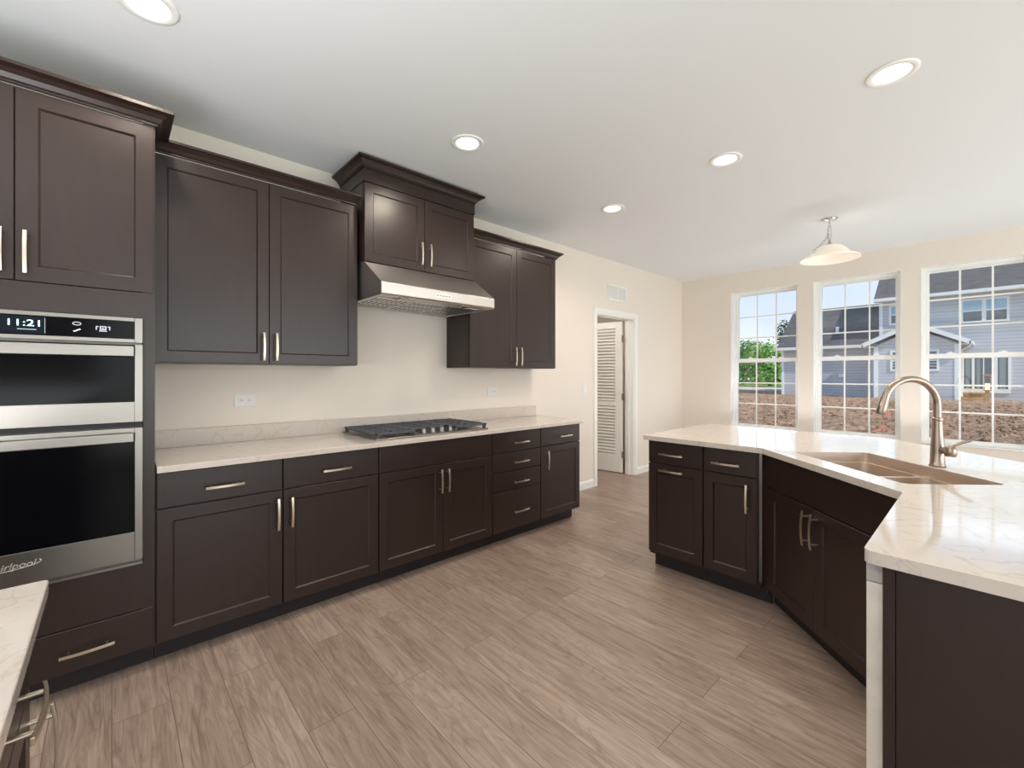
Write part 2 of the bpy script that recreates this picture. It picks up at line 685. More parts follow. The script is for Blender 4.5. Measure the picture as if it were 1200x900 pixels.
def shaker(x0, x1, z0, z1, stile=0.057, th=0.02, rec=0.008, ch=0.007, y=0.0, rail=None):
    rail = rail or stile
    e = 0.0015

    def ring(xa, xb, za, zb, yy):
        return [(xa, yy, za), (xb, yy, za), (xb, yy, zb), (xa, yy, zb)]
    rings = [ring(x0, x1, z0, z1, y + th), ring(x0, x1, z0, z1, y + e), ring(x0 + e, x1 - e, z0 + e, z1 - e, y),
             ring(x0 + stile, x1 - stile, z0 + rail, z1 - rail, y),
             ring(x0 + stile + ch, x1 - stile - ch, z0 + rail + ch, z1 - rail - ch, y + rec)]
    mb = MB()
    vs = [p for r in rings for p in r]
    fs = [(0, 1, 2, 3), (16, 17, 18, 19)]
    for k in range(4):
        a, b = 4 * k, 4 * k + 4
        for i in range(4):
            j = (i + 1) % 4
            fs.append((a + i, a + j, b + j, b + i))
    return mb.add(vs, fs)


def slab(x0, x1, z0, z1, th=0.02, e=0.002, y=0.0):
    def ring(xa, xb, za, zb, yy):
        return [(xa, yy, za), (xb, yy, za), (xb, yy, zb), (xa, yy, zb)]
    rings = [ring(x0, x1, z0, z1, y + th), ring(x0, x1, z0, z1, y + e), ring(x0 + e, x1 - e, z0 + e, z1 - e, y)]
    vs = [p for r in rings for p in r]
    fs = [(0, 1, 2, 3), (8, 9, 10, 11)]
    for k in range(2):
        for i in range(4):
            j = (i + 1) % 4
            fs.append((4 * k + i, 4 * k + j, 4 * k + 4 + j, 4 * k + 4 + i))
    return MB().add(vs, fs)


def handle(parent, ax, cx, cz, L=0.16, y=0.0):
    """bowed flat bar pull on two posts"""
    mb = MB()
    n = 12
    vs = []
    out = lambda t: 0.029 + 0.007 * (1 - t * t)
    for i in range(n + 1):
        t = -1 + 2 * i / n
        a = t * L / 2
        o = y - out(t)
        for (w, d) in ((-0.0058, 0), (0.0058, 0), (0.0058, -0.006), (-0.0058, -0.006)):
            vs.append((cx + a, o + d, cz + w) if ax == 'h' else (cx + w, o + d, cz + a))
    fs = [(4 * i + j, 4 * i + (j + 1) % 4, 4 * i + 4 + (j + 1) % 4, 4 * i + 4 + j) for i in range(n) for j in range(4)]
    fs += [(3, 2, 1, 0), (4 * n, 4 * n + 1, 4 * n + 2, 4 * n + 3)]
    mb.add(vs, fs)
    for t in (-0.70, 0.70):
        a = t * L / 2
        p = (cx + a, y, cz) if ax == 'h' else (cx, y, cz + a)
        q = (p[0], y - out(t) - 0.002, p[2])
        mb.cyl(p, q, 0.0045, n=10)
    return mb.build('handle', M['nickel'], parent, bevel=0.001)


def front(root, spec):
    kind, x0, x1, z0, z1 = spec[:5]
    h = spec[5] if len(spec) > 5 else None
    opt = spec[6] if len(spec) > 6 else {}
    if kind == 'door':
        o = shaker(x0, x1, z0, z1, **opt).build('door', M['wood'], root)
    elif kind == 'drawer':
        o = slab(x0, x1, z0, z1).build('drawer', M['wood'], root)
    else:
        o = slab(x0, x1, z0, z1).build('false_front', M['wood'], root)
    if h:
        handle(o, *h)
    return o


def crown(root, x0, x1, depth, z0, left=True, right=True, proj=0.065, hgt=0.065, rdepth=None):
    k = hgt / 0.065
    prof = [(0.0, 0.0), (0.010, 0.0), (0.010, 0.010 * k), (0.016, 0.013 * k), (0.026, 0.030 * k), (0.042, 0.043 * k), (proj - 0.008, 0.048 * k), (proj, 0.051 * k), (proj, 0.065 * k), (0.0, 0.065 * k)]
    mb = MB()
    sects = []
    if left:
        sects.append([(x0 - o, depth, z0 + z) for o, z in prof])
        sects.append([(x0 - o, -o, z0 + z) for o, z in prof])
    else:
        sects.append([(x0, -o, z0 + z) for o, z in prof])
    if right:
        sects.append([(x1 + o, -o, z0 + z) for o, z in prof])
        sects.append([(x1 + o, rdepth or depth, z0 + z) for o, z in prof])
    else:
        sects.append([(x1, -o, z0 + z) for o, z in prof])
    n = len(prof)
    vs = [p for s_ in sects for p in s_]
    fs = []
    for k_ in range(len(sects) - 1):
        for i in range(n - 1):
            fs.append((k_ * n + i, k_ * n + i + 1, (k_ + 1) * n + i + 1, (k_ + 1) * n + i))
        fs.append((k_ * n + n - 1, k_ * n, (k_ + 1) * n, (k_ + 1) * n + n - 1))
    fs.append(tuple(range(n)))
    fs.append(tuple(reversed(range((len(sects) - 1) * n, len(sects) * n))))
    mb.add(vs, fs)
    return mb.build('crown_moulding', M['wood'], root)


BASE_TOP = 0.880


def base_cabinet(label, loc, rz, w, fronts, depth=0.595, group=None, toe=(0.0, 0.0), body=None):
    root = thing('base_cabinet', label, 'cabinet', loc, rz, group)
    b = MB()
    if body:
        body(b)
    else:
        b.box(0.0005, w - 0.0005, 0.021, depth, 0.102, BASE_TOP)
    b.build('body', M['wood'], root)
    MB().box(toe[0] + 0.0005, w - toe[1] - 0.0005, 0.095, 0.110, 0.0, 0.101).build('toe_kick', M['toe'], root)
    for s in fronts:
        front(root, s)
    return root


# ------------------------------------------------------------------ room shell
CEIL = 2.757
YW = 6.451
XR = 7.0
YB = -4.0


def struct(mb, name, m, parent=None, **k):
    return mb.build(name, m, parent, kind='structure' if parent is None else None, **k)


struct(MB().box(-0.12, XR + .15, YB - .15, YW + .2, -0.12, 0.0).box(-1.62, -0.12, 3.5, 6.05, -0.12, 0.0), 'floor', M['floor'])
CANS = [(0.955, 0.10), (0.986, 1.615), (0.987, 3.166), (1.983, 3.000), (2.851, 2.724)]
struct(holed_prism([(-0.12, YB - .15), (XR + .15, YB - .15), (XR + .15, YW + .2), (-0.12, YW + .2)],
                   [circle(x, y, 0.078) for x, y in CANS], CEIL, CEIL + 0.10), 'ceiling', M['ceiling'])
DY0, DY1, DZ = 4.272, 5.098, 2.075
wl = MB()
wl.box(-0.12, 0, YB - .15, DY0, 0, CEIL).box(-0.12, 0, DY1, YW + .2, 0, CEIL).box(-0.12, 0, DY0, DY1, DZ, CEIL)
struct(wl, 'wall_left', M['wall'])
WIN = [(0.714, 1.542), (1.700, 2.524), (2.680, 3.504)]
WZ0, WZ1 = 0.585, 2.492
wf = MB()
xs = [0.0] + [v for w_ in WIN for v in w_] + [XR]
for i in range(0, 8, 2):
    wf.box(xs[i], xs[i + 1], YW, YW + .2, 0, CEIL)
for a, b_ in WIN:
    wf.box(a, b_, YW, YW + .2, 0, WZ0).box(a, b_, YW, YW + .2, WZ1, CEIL)
struct(wf, 'wall_far', M['wall'])
wr_ = MB()
wr_.box(XR, XR + .15, YB, -0.2, 0, CEIL).box(XR, XR + .15, 4.6, YW + .2, 0, CEIL).box(XR, XR + .15, -0.2, 4.6, 0, 0.1).box(XR, XR + .15, -0.2, 4.6, 2.5, CEIL)
struct(wr_, 'wall_right', M['wall'])
wb = MB()
wb.box(0.0, 0.7, YB - .15, YB, 0, CEIL).box(6.1, XR + .15, YB - .15, YB, 0, CEIL).box(0.7, 6.1, YB - .15, YB, 0, 0.1).box(0.7, 6.1, YB - .15, YB, 2.5, CEIL)
struct(wb, 'wall_back', M['wall'])
struct(MB().box(XR + .15, XR + 3.2, -1.2, 5.6, 2.60, 2.70), 'sun_block_slab', M['white'])  # unseen slab added to keep sun out of the right opening
# pantry behind the louvered door
pw = MB()
pw.box(-1.62, -1.52, 3.5, 6.05, 0, 2.52).box(-1.52, -0.12, 3.5, 3.6, 0, 2.52).box(-1.52, -0.12, 5.95, 6.05, 0, 2.52)
struct(pw, 'wall_pantry', M['wall'])
struct(MB().box(-1.62, -0.12, 3.5, 6.05, 2.42, 2.52), 'ceiling_pantry', M['ceiling'])
pl = bpy.data.lights.new('pantry_lamp', 'POINT')
pl.energy = 8
pl.color = (1.0, 0.95, 0.88)
pl.shadow_soft_size = 0.12
plo = bpy.data.objects.new('pantry_lamp', pl)
COL.objects.link(plo)
plo.location = (-0.55, 4.3, 2.25)

# baseboards
bbp = lambda t: [(0, 0), (t, 0), (t, 0.070), (t * 0.6, 0.082), (t * 0.35, 0.092), (0, 0.092)]
bl = MB()
for y0, y1 in ((3.185, 4.208), (5.162, YW)):
    n0 = len(bl.v)
    pr = bbp(0.014)
    n = len(pr)
    bl.add([(x, y0, z) for x, z in pr] + [(x, y1, z) for x, z in pr],
           [tuple(range(n)), tuple(reversed(range(n, 2 * n)))] + [(i, n + i, n + (i + 1) % n, (i + 1) % n) for i in range(n)])
struct(bl, 'baseboard_left', M['white'])
bf = MB()
pr = [(YW - x, z) for x, z in bbp(0.014)]
bf.prism_x(pr, 0.014, XR)
struct(bf, 'baseboard_far', M['white'])

# door casing and jambs
tr = MB()
CW = 0.060
for k, (a, b_) in enumerate(((DY0 - CW, DY0 + 0.004), (DY1 - 0.004, DY1 + CW))):
    tr.box(0.0005, 0.012, a, b_, 0, DZ - 0.004)
    tr.box(0.0121, 0.018, a + (0.0 if k == 0 else 0.02), b_ - (0.02 if k == 0 else 0.0), 0, DZ + 0.016)
tr.box(0.0005, 0.012, DY0 - CW, DY1 + CW, DZ - 0.0039, DZ + CW).box(0.0121, 0.018, DY0 - CW, DY1 + CW, DZ + 0.0161, DZ + CW)
struct(tr, 'trim_1', M['white'])
jb = MB()
jb.box(-0.125, 0.0, DY0 + 0.0005, DY0 + 0.016, 0, DZ - .0161).box(-0.125, 0.0, DY1 - 0.016, DY1 - 0.0005, 0, DZ - .0161).box(-0.125, 0, DY0 + .0005, DY1 - .0005, DZ - 0.016, DZ - 0.0005)
jb.box(-0.085, -0.06, DY0 + .0161, DY0 + 0.027, 0, DZ - .0165).box(-0.085, -0.06, DY1 - 0.027, DY1 - .0161, 0, DZ - .0165)
struct(jb, 'trim_2', M['white'])

# louvered pantry door, swung open into the pantry
dr = thing('door_1', None, None, (-0.150, 5.078, 0.012), R(187))
tag(dr, 'white louvered pantry door standing open inside its doorway', 'door', kind='structure')
DWID, DH, DT = 0.77, 2.035, 0.035
fr = MB()
x0d = 0.006
fr.box(x0d, x0d + 0.095, 0, DT, 0, DH).box(x0d + DWID - 0.095, x0d + DWID, 0, DT, 0, DH)
fr.box(x0d + .095, x0d + DWID - .095, 0, DT, DH - 0.085, DH).box(x0d + .095, x0d + DWID - .095, 0, DT, 0, 0.245).box(x0d + .095, x0d + DWID - .095, 0, DT, 0.895, 0.955)
fr.build('door_frame', M['door'], dr, bevel=0.002)
lv = MB()
for za, zb in ((0.25, 0.89), (0.96, 1.945)):
    k = int((zb - za) / 0.042)
    for i in range(k):
        z = za + (i + 0.5) * (zb - za) / k
        lv.obox((x0d + DWID / 2, DT / 2, z), (1, 0, 0), (0, 0.72, -0.69), (0, 0.69, 0.72), DWID / 2 - 0.095, 0.023, 0.0035)
lv.build('louver_slats', M['door'], dr)
kn = MB()
kn.cyl((x0d + DWID - .06, DT, 0.95), (x0d + DWID - .06, DT + .03, 0.95), 0.012).cyl((x0d + DWID - .06, DT + .03, .95), (x0d + DWID - .06, DT + .06, .95), 0.02, 0.026)
kn.build('door_knob', M['hinge'], dr, bevel=0.003)
for z in (0.24, 1.02, 1.80):
    hg = MB()
    hg.cyl((0.0, DT + 0.003, z - 0.045), (0.0, DT + 0.003, z + 0.045), 0.007, n=10)
    hg.box(-0.004, 0.0, DT - .03, DT + .003, z - .045, z + .045).box(-0.022, 0.0, DT - .001, DT + .003, z - .045, z + .045)
    hg.build('hinge', M['hinge'], dr)

# windows
for wi, (a, b_) in enumerate(WIN):
    root = thing('window_%d' % (wi + 1), ['white gridded window nearest the left wall corner', 'white gridded window in the middle of the three', 'white gridded window behind the faucet at right'][wi], 'window', ((a + b_) / 2, YW, WZ0))
    root['kind'] = 'structure'
    hw = (b_ - a) / 2
    H = WZ1 - WZ0
    Y0 = 0.10
    ln = MB()
    t = 0.006
    ln.box(-hw + .0003, -hw + t, -0.002, 0.199, 0.0003, H - t - .0001).box(hw - t, hw - .0003, -0.002, 0.199, 0.0003, H - t - .0001).box(-hw + .0003, hw - .0003, -0.002, 0.199, H - t, H - .0003)
    ln.build('jamb_liner', M['white'], root)
    MB().box(-hw + t + .0003, hw - t - .0003, -0.014, 0.0995, 0.0005, 0.016).build('sill', M['white'], root, bevel=0.003)
    F = 0.034
    f = MB()
    f.box(-hw + t + .0002, -hw + t + F, Y0, Y0 + .085, 0.0362, H - t - F - .0001).box(hw - t - F, hw - t - .0002, Y0, Y0 + .085, 0.0362, H - t - F - .0001)
    f.box(-hw + t + .0002, hw - t - .0002, Y0, Y0 + .085, H - t - F, H - t - .0002).box(-hw + t + .0002, hw - t - .0002, Y0, Y0 + .085, 0.0005, 0.036)
    f.build('frame', M['vinyl'], root)
    xi = hw - t - F
    zlo, zhi, zm = 0.036, H - t - F, 1.528 - WZ0
    S = 0.022
    for nm, za, zb, ya, rail_lo, rail_hi in (('upper_sash', zm - 0.027, zhi, Y0 + .045, 0.050, 0.014), ('lower_sash', zlo, zm + 0.027, Y0 + .012, 0.020, 0.050)):
        s_ = MB()
        za, zb = za + .0003, zb - .0003
        s_.box(-xi + .0003, -xi + S, ya, ya + .03, za, zb).box(xi - S, xi - .0003, ya, ya + .03, za, zb)
        s_.box(-xi + S, xi - S, ya, ya + .03, za, za + rail_lo).box(-xi + S, xi - S, ya, ya + .03, zb - rail_hi, zb)
        so = s_.build(nm, M['vinyl'], root)
        g0, g1 = za + rail_lo, zb - rail_hi
        gx = xi - S
        mu_ = MB()
        for k in (1, 2):
            x = -gx + 2 * gx * k / 3
            mu_.box(x - .008, x + .008, ya + .012, ya + .018, g0, g1)
            z = g0 + (g1 - g0) * k / 3
            mu_.box(-gx, gx, ya + .0125, ya + .0175, z - .008, z + .008)
        mu_.build('muntins', M['vinyl'], so)
        MB().box(-gx, gx, ya + .020, ya + .022, g0, g1).build('pane', M['glass'], so)
    for sx in (-0.5, 0.5):
        lk = MB()
        lk.box(sx * xi - .03, sx * xi + .03, Y0 - 0.004, Y0 + .020, zm + .027, zm + .036).cyl((sx * xi, Y0 + .006, zm + .036), (sx * xi, Y0 + .006, zm + .045), 0.012, n=12)
        lk.build('sash_lock', M['vinyl'], root)

# ------------------------------------------------------------------ left wall run
FX = 0.6188
LR = R(90)


def Lc(y0):
    return (FX, y0, 0)


base_cabinet('dark base cabinet with one drawer, left end against the oven tower', Lc(0.146), LR, 0.524,
             [('drawer', 0.003, 0.521, 0.717, 0.877, ('h', 0.262, 0.785, 0.160)),
              ('door', 0.003, 0.521, 0.108, 0.711, ('v', 0.496, 0.593, 0.165))], group='dark base cabinets under the cooktop counter')
base_cabinet('dark base cabinet with one drawer, between tower-side cabinet and cooktop doors', Lc(0.671), LR, 0.540,
             [('drawer', 0.003, 0.537, 0.717, 0.877, ('h', 0.278, 0.785, 0.160)),
              ('door', 0.003, 0.537, 0.108, 0.711, ('v', 0.038, 0.592, 0.160))], group='dark base cabinets under the cooktop counter')
base_cabinet('wide dark base cabinet with paired doors directly below the gas cooktop', Lc(1.212), LR, 0.914,
             [('false', 0.003, 0.911, 0.717, 0.877),
              ('door', 0.003, 0.468, 0.108, 0.711, ('v', 0.440, 0.600, 0.160)),
              ('door', 0.471, 0.911, 0.108, 0.711, ('v', 0.499, 0.598, 0.160))], group='dark base cabinets under the cooktop counter')
base_cabinet('dark base cabinet with a stack of four drawers right of the cooktop', Lc(2.127), LR, 0.529,
             [('drawer', 0.003, 0.526, 0.721, 0.877, ('h', 0.284, 0.790, 0.165)),
              ('drawer', 0.003, 0.526, 0.571, 0.715, ('h', 0.284, 0.636, 0.165)),
              ('drawer', 0.003, 0.526, 0.420, 0.565, ('h', 0.284, 0.478, 0.165)),
              ('drawer', 0.003, 0.526, 0.108, 0.414, ('h', 0.284, 0.245, 0.165))], group='dark base cabinets under the cooktop counter')
base_cabinet('dark base cabinet at the doorway end of the cooktop counter', Lc(2.657), LR, 0.521,
             [('drawer', 0.003, 0.518, 0.723, 0.877, ('h', 0.300, 0.790, 0.160)),
              ('door', 0.003, 0.518, 0.108, 0.717, ('v', 0.064, 0.602, 0.160))], group='dark base cabinets under the cooktop counter')

# countertop with backsplash
CT0, CT1 = 0.8815, 0.9115
cp = MB().prism(rounded([(0.0015, 0.148), (0.645, 0.148), (0.645, 3.215), (0.0015, 3.215)], [0, 0.004, 0.02, 0.004]), CT0, CT1)
ctop = tag(cp.build('countertop', M['quartz'], None, bevel=0.003), 'long white quartz countertop along the left wall holding the gas cooktop', 'countertop')
MB().box(0.0015, 0.0215, 0.150, 3.215, CT1, 1.0115).build('backsplash', M['quartz_splash'], ctop, bevel=0.002)

# upper cabinets
ULR = R(90)
UX = 0.335


def upper(label, y0, w, z0, z1, split, hz, fx=UX, cl=(False, False), group='dark upper cabinets on the left wall', frieze=0.0, hoff=0.033, stile=0.057):
    root = thing('wall_cabinet', label, 'cabinet', (fx, y0, 0), ULR, group)
    dt = z1 - frieze
    b = MB().box(0.0005, w - .0005, 0.021, fx - 0.0015, z0, z1)
    if frieze:
        b.box(-0.004, w + 0.004, -0.002, fx - 0.0015, z1 - frieze, z1 - 0.001)
    b.build('body', M['wood'], root)
    front(root, ('door', 0.003, split - 0.0015, z0 + .003, dt - .004, ('v', split - hoff, hz, 0.160), dict(stile=stile)))
    front(root, ('door', split + .0015, w - .003, z0 + .003, dt - .004, ('v', split + hoff, hz, 0.160), dict(stile=stile)))
    crown(root, 0.0005 if not cl[0] else 0, w - .0005, fx - 0.002, z1, cl[0], cl[1], proj=0.055 if not frieze else 0.062, hgt=0.058)
    return root


upper('dark two-door wall cabinet between oven tower and range hood', 0.146, 1.054, 1.386, 2.442, 0.527, 1.487)
upper('dark two-door wall cabinet right of the range hood', 2.128, 1.036, 1.386, 2.442, 0.519, 1.487, cl=(False, True))
upper('short dark two-door cabinet mounted above the steel range hood', 1.213, 0.903, 2.070, 2.680, 0.452, 2.190, fx=0.405, cl=(True, True), frieze=0.085, hoff=0.036)

# oven tower
tw = thing('oven_cabinet', 'tall dark cabinet tower around the built-in wall oven', 'cabinet', (FX, -0.695, 0), LR)
TW = 0.838
tb = MB()
tb.box(0.0, 0.040, 0.002, 0.60, 0.102, 2.440).box(TW - .040, TW, 0.002, 0.60, 0.102, 2.440)
tb.box(0.040, TW - .040, 0.021, 0.60, 0.102, 0.288).box(0.040, TW - .040, 0.002, 0.60, 0.288, 0.488)
tb.box(0.040, TW - .040, 0.021, 0.60, 1.690, 2.440).box(0.040, TW - .040, 0.002, 0.60, 1.574, 1.687)
tb.box(0.040, TW - .040, 0.58, 0.60, 0.488, 1.574)
tb.build('body', M['wood'], tw)
MB().box(0.0, TW, 0.095, 0.11, 0, 0.101).build('toe_kick', M['toe'], tw)
front(tw, ('drawer', 0.003, TW - .005, 0.108, 0.283, ('h', 0.622, 0.190, 0.165)))
front(tw, ('door', 0.003, 0.4175, 1.690, 2.437, ('v', 0.386, 1.798, 0.165), dict(stile=0.06)))
front(tw, ('door', 0.4205, TW - .005, 1.690, 2.437, ('v', 0.449, 1.798, 0.165), dict(stile=0.06)))
crown(tw, 0.0, TW, FX - .002, 2.440, True, True, proj=0.065, hgt=0.062, rdepth=FX - 0.392)

# wall oven with microwave
ov = thing('wall_oven', 'stainless double wall oven with black glass doors and lit clock', 'oven', (FX, -0.695, 0.492), LR)
OX0, OX1 = 0.0425, 0.7955
zz = lambda z: z - 0.492
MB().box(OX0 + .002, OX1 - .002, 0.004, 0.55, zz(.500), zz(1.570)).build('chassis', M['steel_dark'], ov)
cpn = MB()
for (xa, xb, za, zb) in ((OX0, OX0 + .027, 1.463, 1.571), (OX1 - .027, OX1, 1.463, 1.571), (OX0 + .027, OX1 - .027, 1.463, 1.479), (OX0 + .027, OX1 - .027, 1.555, 1.571)):
    cpn.box(xa, xb, -0.022, 0.004, zz(za), zz(zb))
cpo = cpn.build('control_panel', M['steel'], ov, bevel=0.0015)
dp = MB().box(OX0 + .027, OX1 - .027, -0.018, 0.003, zz(1.479), zz(1.555)).build('display_glass', M['black_glass'], cpo)
YD = -0.0185
MB().box(0.384, 0.5, YD - .0002, YD + .0003, zz(1.484), zz(1.551)).build('screen', M['display'], cpo)
text_part('11:21', 0.035, 0.446, YD - .0008, zz(1.524), M['clock'], 'clock_digits', cpo, sx=1.30)
MB().box(0.428, 0.478, YD - .0012, YD - .0004, zz(1.4995), zz(1.5015)).build('clock_underline', M['icon'], cpo)
MB().box(0.5005, 0.5015, YD - .001, YD, zz(1.488), zz(1.548)).build('screen_edge', M['icon'], cpo)
cxs = 0.590
MB().tube([(cxs + .012 * math.cos(2 * PI * i / 12), YD - .001, zz(1.533) + .006 * math.sin(2 * PI * i / 12)) for i in range(13)], 0.0012, n=6).build('touch_icon', M['icon'], cpo)
MB().tube([(cxs - .010, YD - .001, zz(1.501)), (cxs - .002, YD - .001, zz(1.504)), (cxs + .003, YD - .001, zz(1.508)), (cxs + .011, YD - .001, zz(1.511))], 0.0026, n=6).build('touch_icon', M['icon'], cpo)
ic = MB()
cxs = 0.668
for (xa, xb, za, zb) in ((-.022, -.014, 1.524, 1.527), (-.022, -.019, 1.512, 1.524), (.014, .022, 1.524, 1.527), (.019, .022, 1.512, 1.524), (-.010, .010, 1.525, 1.528), (-.010, -.007, 1.515, 1.525), (.007, .010, 1.515, 1.525), (-.010, .010, 1.512, 1.515), (-.004, .004, 1.518, 1.521), (-.012, .012, 1.506, 1.509)):
    ic.box(cxs + xa, cxs + xb, YD - .0012, YD - .0004, zz(za), zz(zb))
ic.build('touch_icon', M['icon'], cpo)


def oven_door(name, z0, z1, g0, g1, h0, h1, logo):
    d = MB()
    E_ = 0.027
    d.box(OX0, OX0 + E_, -0.028, 0.003, zz(z0), zz(z1)).box(OX1 - E_, OX1, -0.028, 0.003, zz(z0), zz(z1))
    d.box(OX0 + E_, OX1 - E_, -0.028, 0.003, zz(z0), zz(g0)).box(OX0 + E_, OX1 - E_, -0.028, 0.003, zz(g1), zz(z1))
    do = d.build(name, M['steel'], ov, bevel=0.0015)
    MB().box(OX0 + E_, OX1 - E_, -0.024, 0.002, zz(g0), zz(g1)).build('window', M['black_glass'], do)
    hb = MB().box(OX0 + .030, OX1 - .030, -0.062, -0.047, zz(h0), zz(h1))
    for x in (OX0 + .055, OX1 - .055):
        hb.box(x - .014, x + .014, -0.048, -0.023, zz(h0) + .008, zz(h1) - .008)
    hb.build('handle', M['steel'], do, bevel=0.003)
    if logo:
        text_part('Whirlpool', 0.034, 0.405, -0.0286, zz(0.595), M['logo'], 'logo_lettering', do, shear=0.25)
        sw = MB()
        pts = [(0.405 + 0.088 * math.cos(a), -0.0292, zz(0.596) + 0.016 * math.sin(a) + 0.004 * math.cos(a)) for a in [R(200 + 14 * i) for i in range(14)]]
        sw.tube(pts, 0.0010, n=6)
        sw.build('logo_swoosh', M['logo'], do)


oven_door('microwave_door', 1.119, 1.455, 1.207, 1.452, 1.402, 1.447, False)
oven_door('oven_door', 0.520, 1.094, 0.642, 1.072, 1.036, 1.075, True)
MB().box(OX0, OX1, -0.010, 0.004, zz(0.492), zz(0.503)).build('bottom_trim', M['steel'], ov)
MB().box(OX0, OX1, -0.004, 0.003, zz(1.096), zz(1.117)).build('vent_strip', M['black'], ov)

# range hood
hd = thing('range_hood', 'stainless range hood slanting out below the short cabinet', 'range hood', (0, 1.213, 1.815))
HW = 0.905
hp = [(0.0015, 1.838), (0.0015, 2.0685), (0.395, 2.0685), (0.403, 2.0685), (0.648, 1.899), (0.650, 1.893), (0.650, 1.830), (0.640, 1.818), (0.628, 1.818), (0.620, 1.832)]
c_ = MB()
n = len(hp)
zz2 = lambda z: z - 1.815
c_.add([(x, 0, zz2(z)) for x, z in hp] + [(x, HW, zz2(z)) for x, z in hp],
       [tuple(range(n)), tuple(reversed(range(n, 2 * n)))] + [(i, n + i, n + (i + 1) % n, (i + 1) % n) for i in range(n)])
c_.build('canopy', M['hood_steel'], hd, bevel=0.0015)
lipf = MB()
lipf.box(0.005, 0.630, 0.0, 0.012, zz2(1.820), zz2(1.838)).box(0.005, 0.630, HW - .012, HW, zz2(1.820), zz2(1.838)).box(0.004, 0.016, 0, HW, zz2(1.820), zz2(1.840))
lipf.build('bottom_rim', M['hood_steel'], hd)
for k in range(3):
    ya, yb = 0.03 + k * 0.285, 0.03 + k * 0.285 + 0.275
    fl = MB().box(0.06, 0.50, ya, yb, zz2(1.826), zz2(1.831))
    fo = fl.build('grease_filter', M['hood_steel'], hd, bevel=0.001)
    sl = MB()
    for j in range(7):
        yy = ya + 0.030 + j * 0.036
        for q in range(3):
            sl.box(0.09 + q * .135, 0.195 + q * .135, yy - .004, yy + .004, zz2(1.8245), zz2(1.8262))
    sl.build('filter_slots', M['black'], fo)
for yy in (0.20, 0.70):
    lo = MB().lathe([(0.034, 0.016), (0.034, 0.008), (0.026, 0.006), (0.0, 0.0085)], (0.555, yy, 0.0), n=24)
    lo.build('hood_lamp', M['chrome'], hd)
bd = MB().box(0.650, 0.6525, 0.385, 0.520, zz2(1.848), zz2(1.876)).build('control_plate', M['plate'], hd, bevel=0.001)
bt = MB()
for j in range(5):
    yy = 0.403 + j * 0.0235
    bt.box(0.6525, 0.6535, yy - .008, yy + .008, zz2(1.858), zz2(1.8645))
bt.build('push_buttons', M['slot'], bd)

# gas cooktop
ck = thing('gas_cooktop', 'stainless gas cooktop with black iron grates and five knobs', 'cooktop', (0.315, 1.665, CT1))
cz = 0.0
MB().box(-0.258, 0.262, -0.455, 0.455, 0.0005, 0.010).build('tray', M['steel'], ck, bevel=0.004)
for (ya, yb, xa, xb) in ((-0.448, -0.155, -0.245, 0.245), (-0.150, 0.150, -0.245, 0.135), (0.155, 0.448, -0.245, 0.245)):
    g = MB()
    zt, zb = 0.046, 0.030
    bw = 0.007
    for y in (ya + bw, yb - bw):
        g.box(xa, xb, y - bw, y + bw, zb, zt)
    for x in (xa + bw, xb - bw):
        g.box(x - bw, x + bw, ya, yb, zb, zt)
    ym = (ya + yb) / 2
    g.box(xa, xb, ym - .0055, ym + .0055, zb, zt + .002)
    for x in ([xa + (xb - xa) * q for q in ((.18, .34, .5, .66, .82) if xb > .2 else (.25, .5, .75))]):
        g.box(x - .0055, x + .0055, ya, yb, zb, zt + .002)
    for x in (xa + .012, xb - .012):
        for y in (ya + .012, yb - .012):
            g.box(x - .010, x + .010, y - .010, y + .010, 0.010, zb + .005)
    g.build('grate', M['iron'], ck, bevel=0.002)
for (x, y, r_) in ((-0.12, -0.30, .040), (0.12, -0.30, .034), (-0.05, 0.0, .050), (-0.12, 0.30, .036), (0.12, 0.30, .042)):
    bu = MB().lathe([(r_ + .016, 0.010), (r_ + .014, 0.016), (r_, 0.017), (r_, 0.025), (r_ - .006, 0.029), (0.0, 0.030)], (x, y, 0), n=24)
    bu.build('burner', M['black'], ck)
for j in range(5):
    y = -0.150 + j * 0.075
    k_ = MB().cyl((0.195, y, 0.010), (0.195, y, 0.014), 0.026, n=20).cyl((0.195, y, 0.014), (0.195, y, 0.040), 0.021, 0.018, n=20).box(0.178, 0.213, y - .004, y + .004, 0.040, 0.046)
    k_.build('knob', M['steel'], ck, bevel=0.0015)

# outlets, switch, vent grille on the left wall
for nm, yc, zc, lab in (('wall_outlet', 0.616, 1.165, 'white horizontal wall outlet left of the cooktop'), ('wall_outlet', 2.646, 1.170, 'white horizontal wall outlet right of the cooktop')):
    o = thing(nm, lab, 'outlet', (0.0, yc, zc), LR, 'outlets above the backsplash')
    MB().box(-0.060, 0.060, -0.006, -0.0005, -0.037, 0.037).build('cover_plate', M['plate'], o, bevel=0.002)
    for s in (-1, 1):
        rc = MB().box(s * .021 - .015, s * .021 + .015, -0.0085, -0.006, -.014, .014).build('receptacle', M['plate'], o, bevel=0.001)
        q = MB()
        q.box(s * .021 - .006, s * .021 - .001, -0.0090, -.0084, .003, .006).box(s * .021 - .006, s * .021 - .001, -0.0090, -.0084, -.006, -.003).cyl((s * .021 + .007, -0.0090, 0), (s * .021 + .007, -.0084, 0), .003, n=8)
        q.build('slots', M['slot'], rc)
sw = thing('light_switch', 'white rocker light switch beside the pantry doorway', 'light switch', (0.0, 4.040, 1.170), LR)
MB().box(-0.036, 0.036, -0.006, -0.0005, -0.060, 0.060).build('cover_plate', M['plate'], sw, bevel=0.002)
MB().prism_x([(-0.006, -.033), (-.0085, -.033), (-.0125, .033), (-.006, .033)], -0.016, 0.016).build('rocker', M['white'], sw)
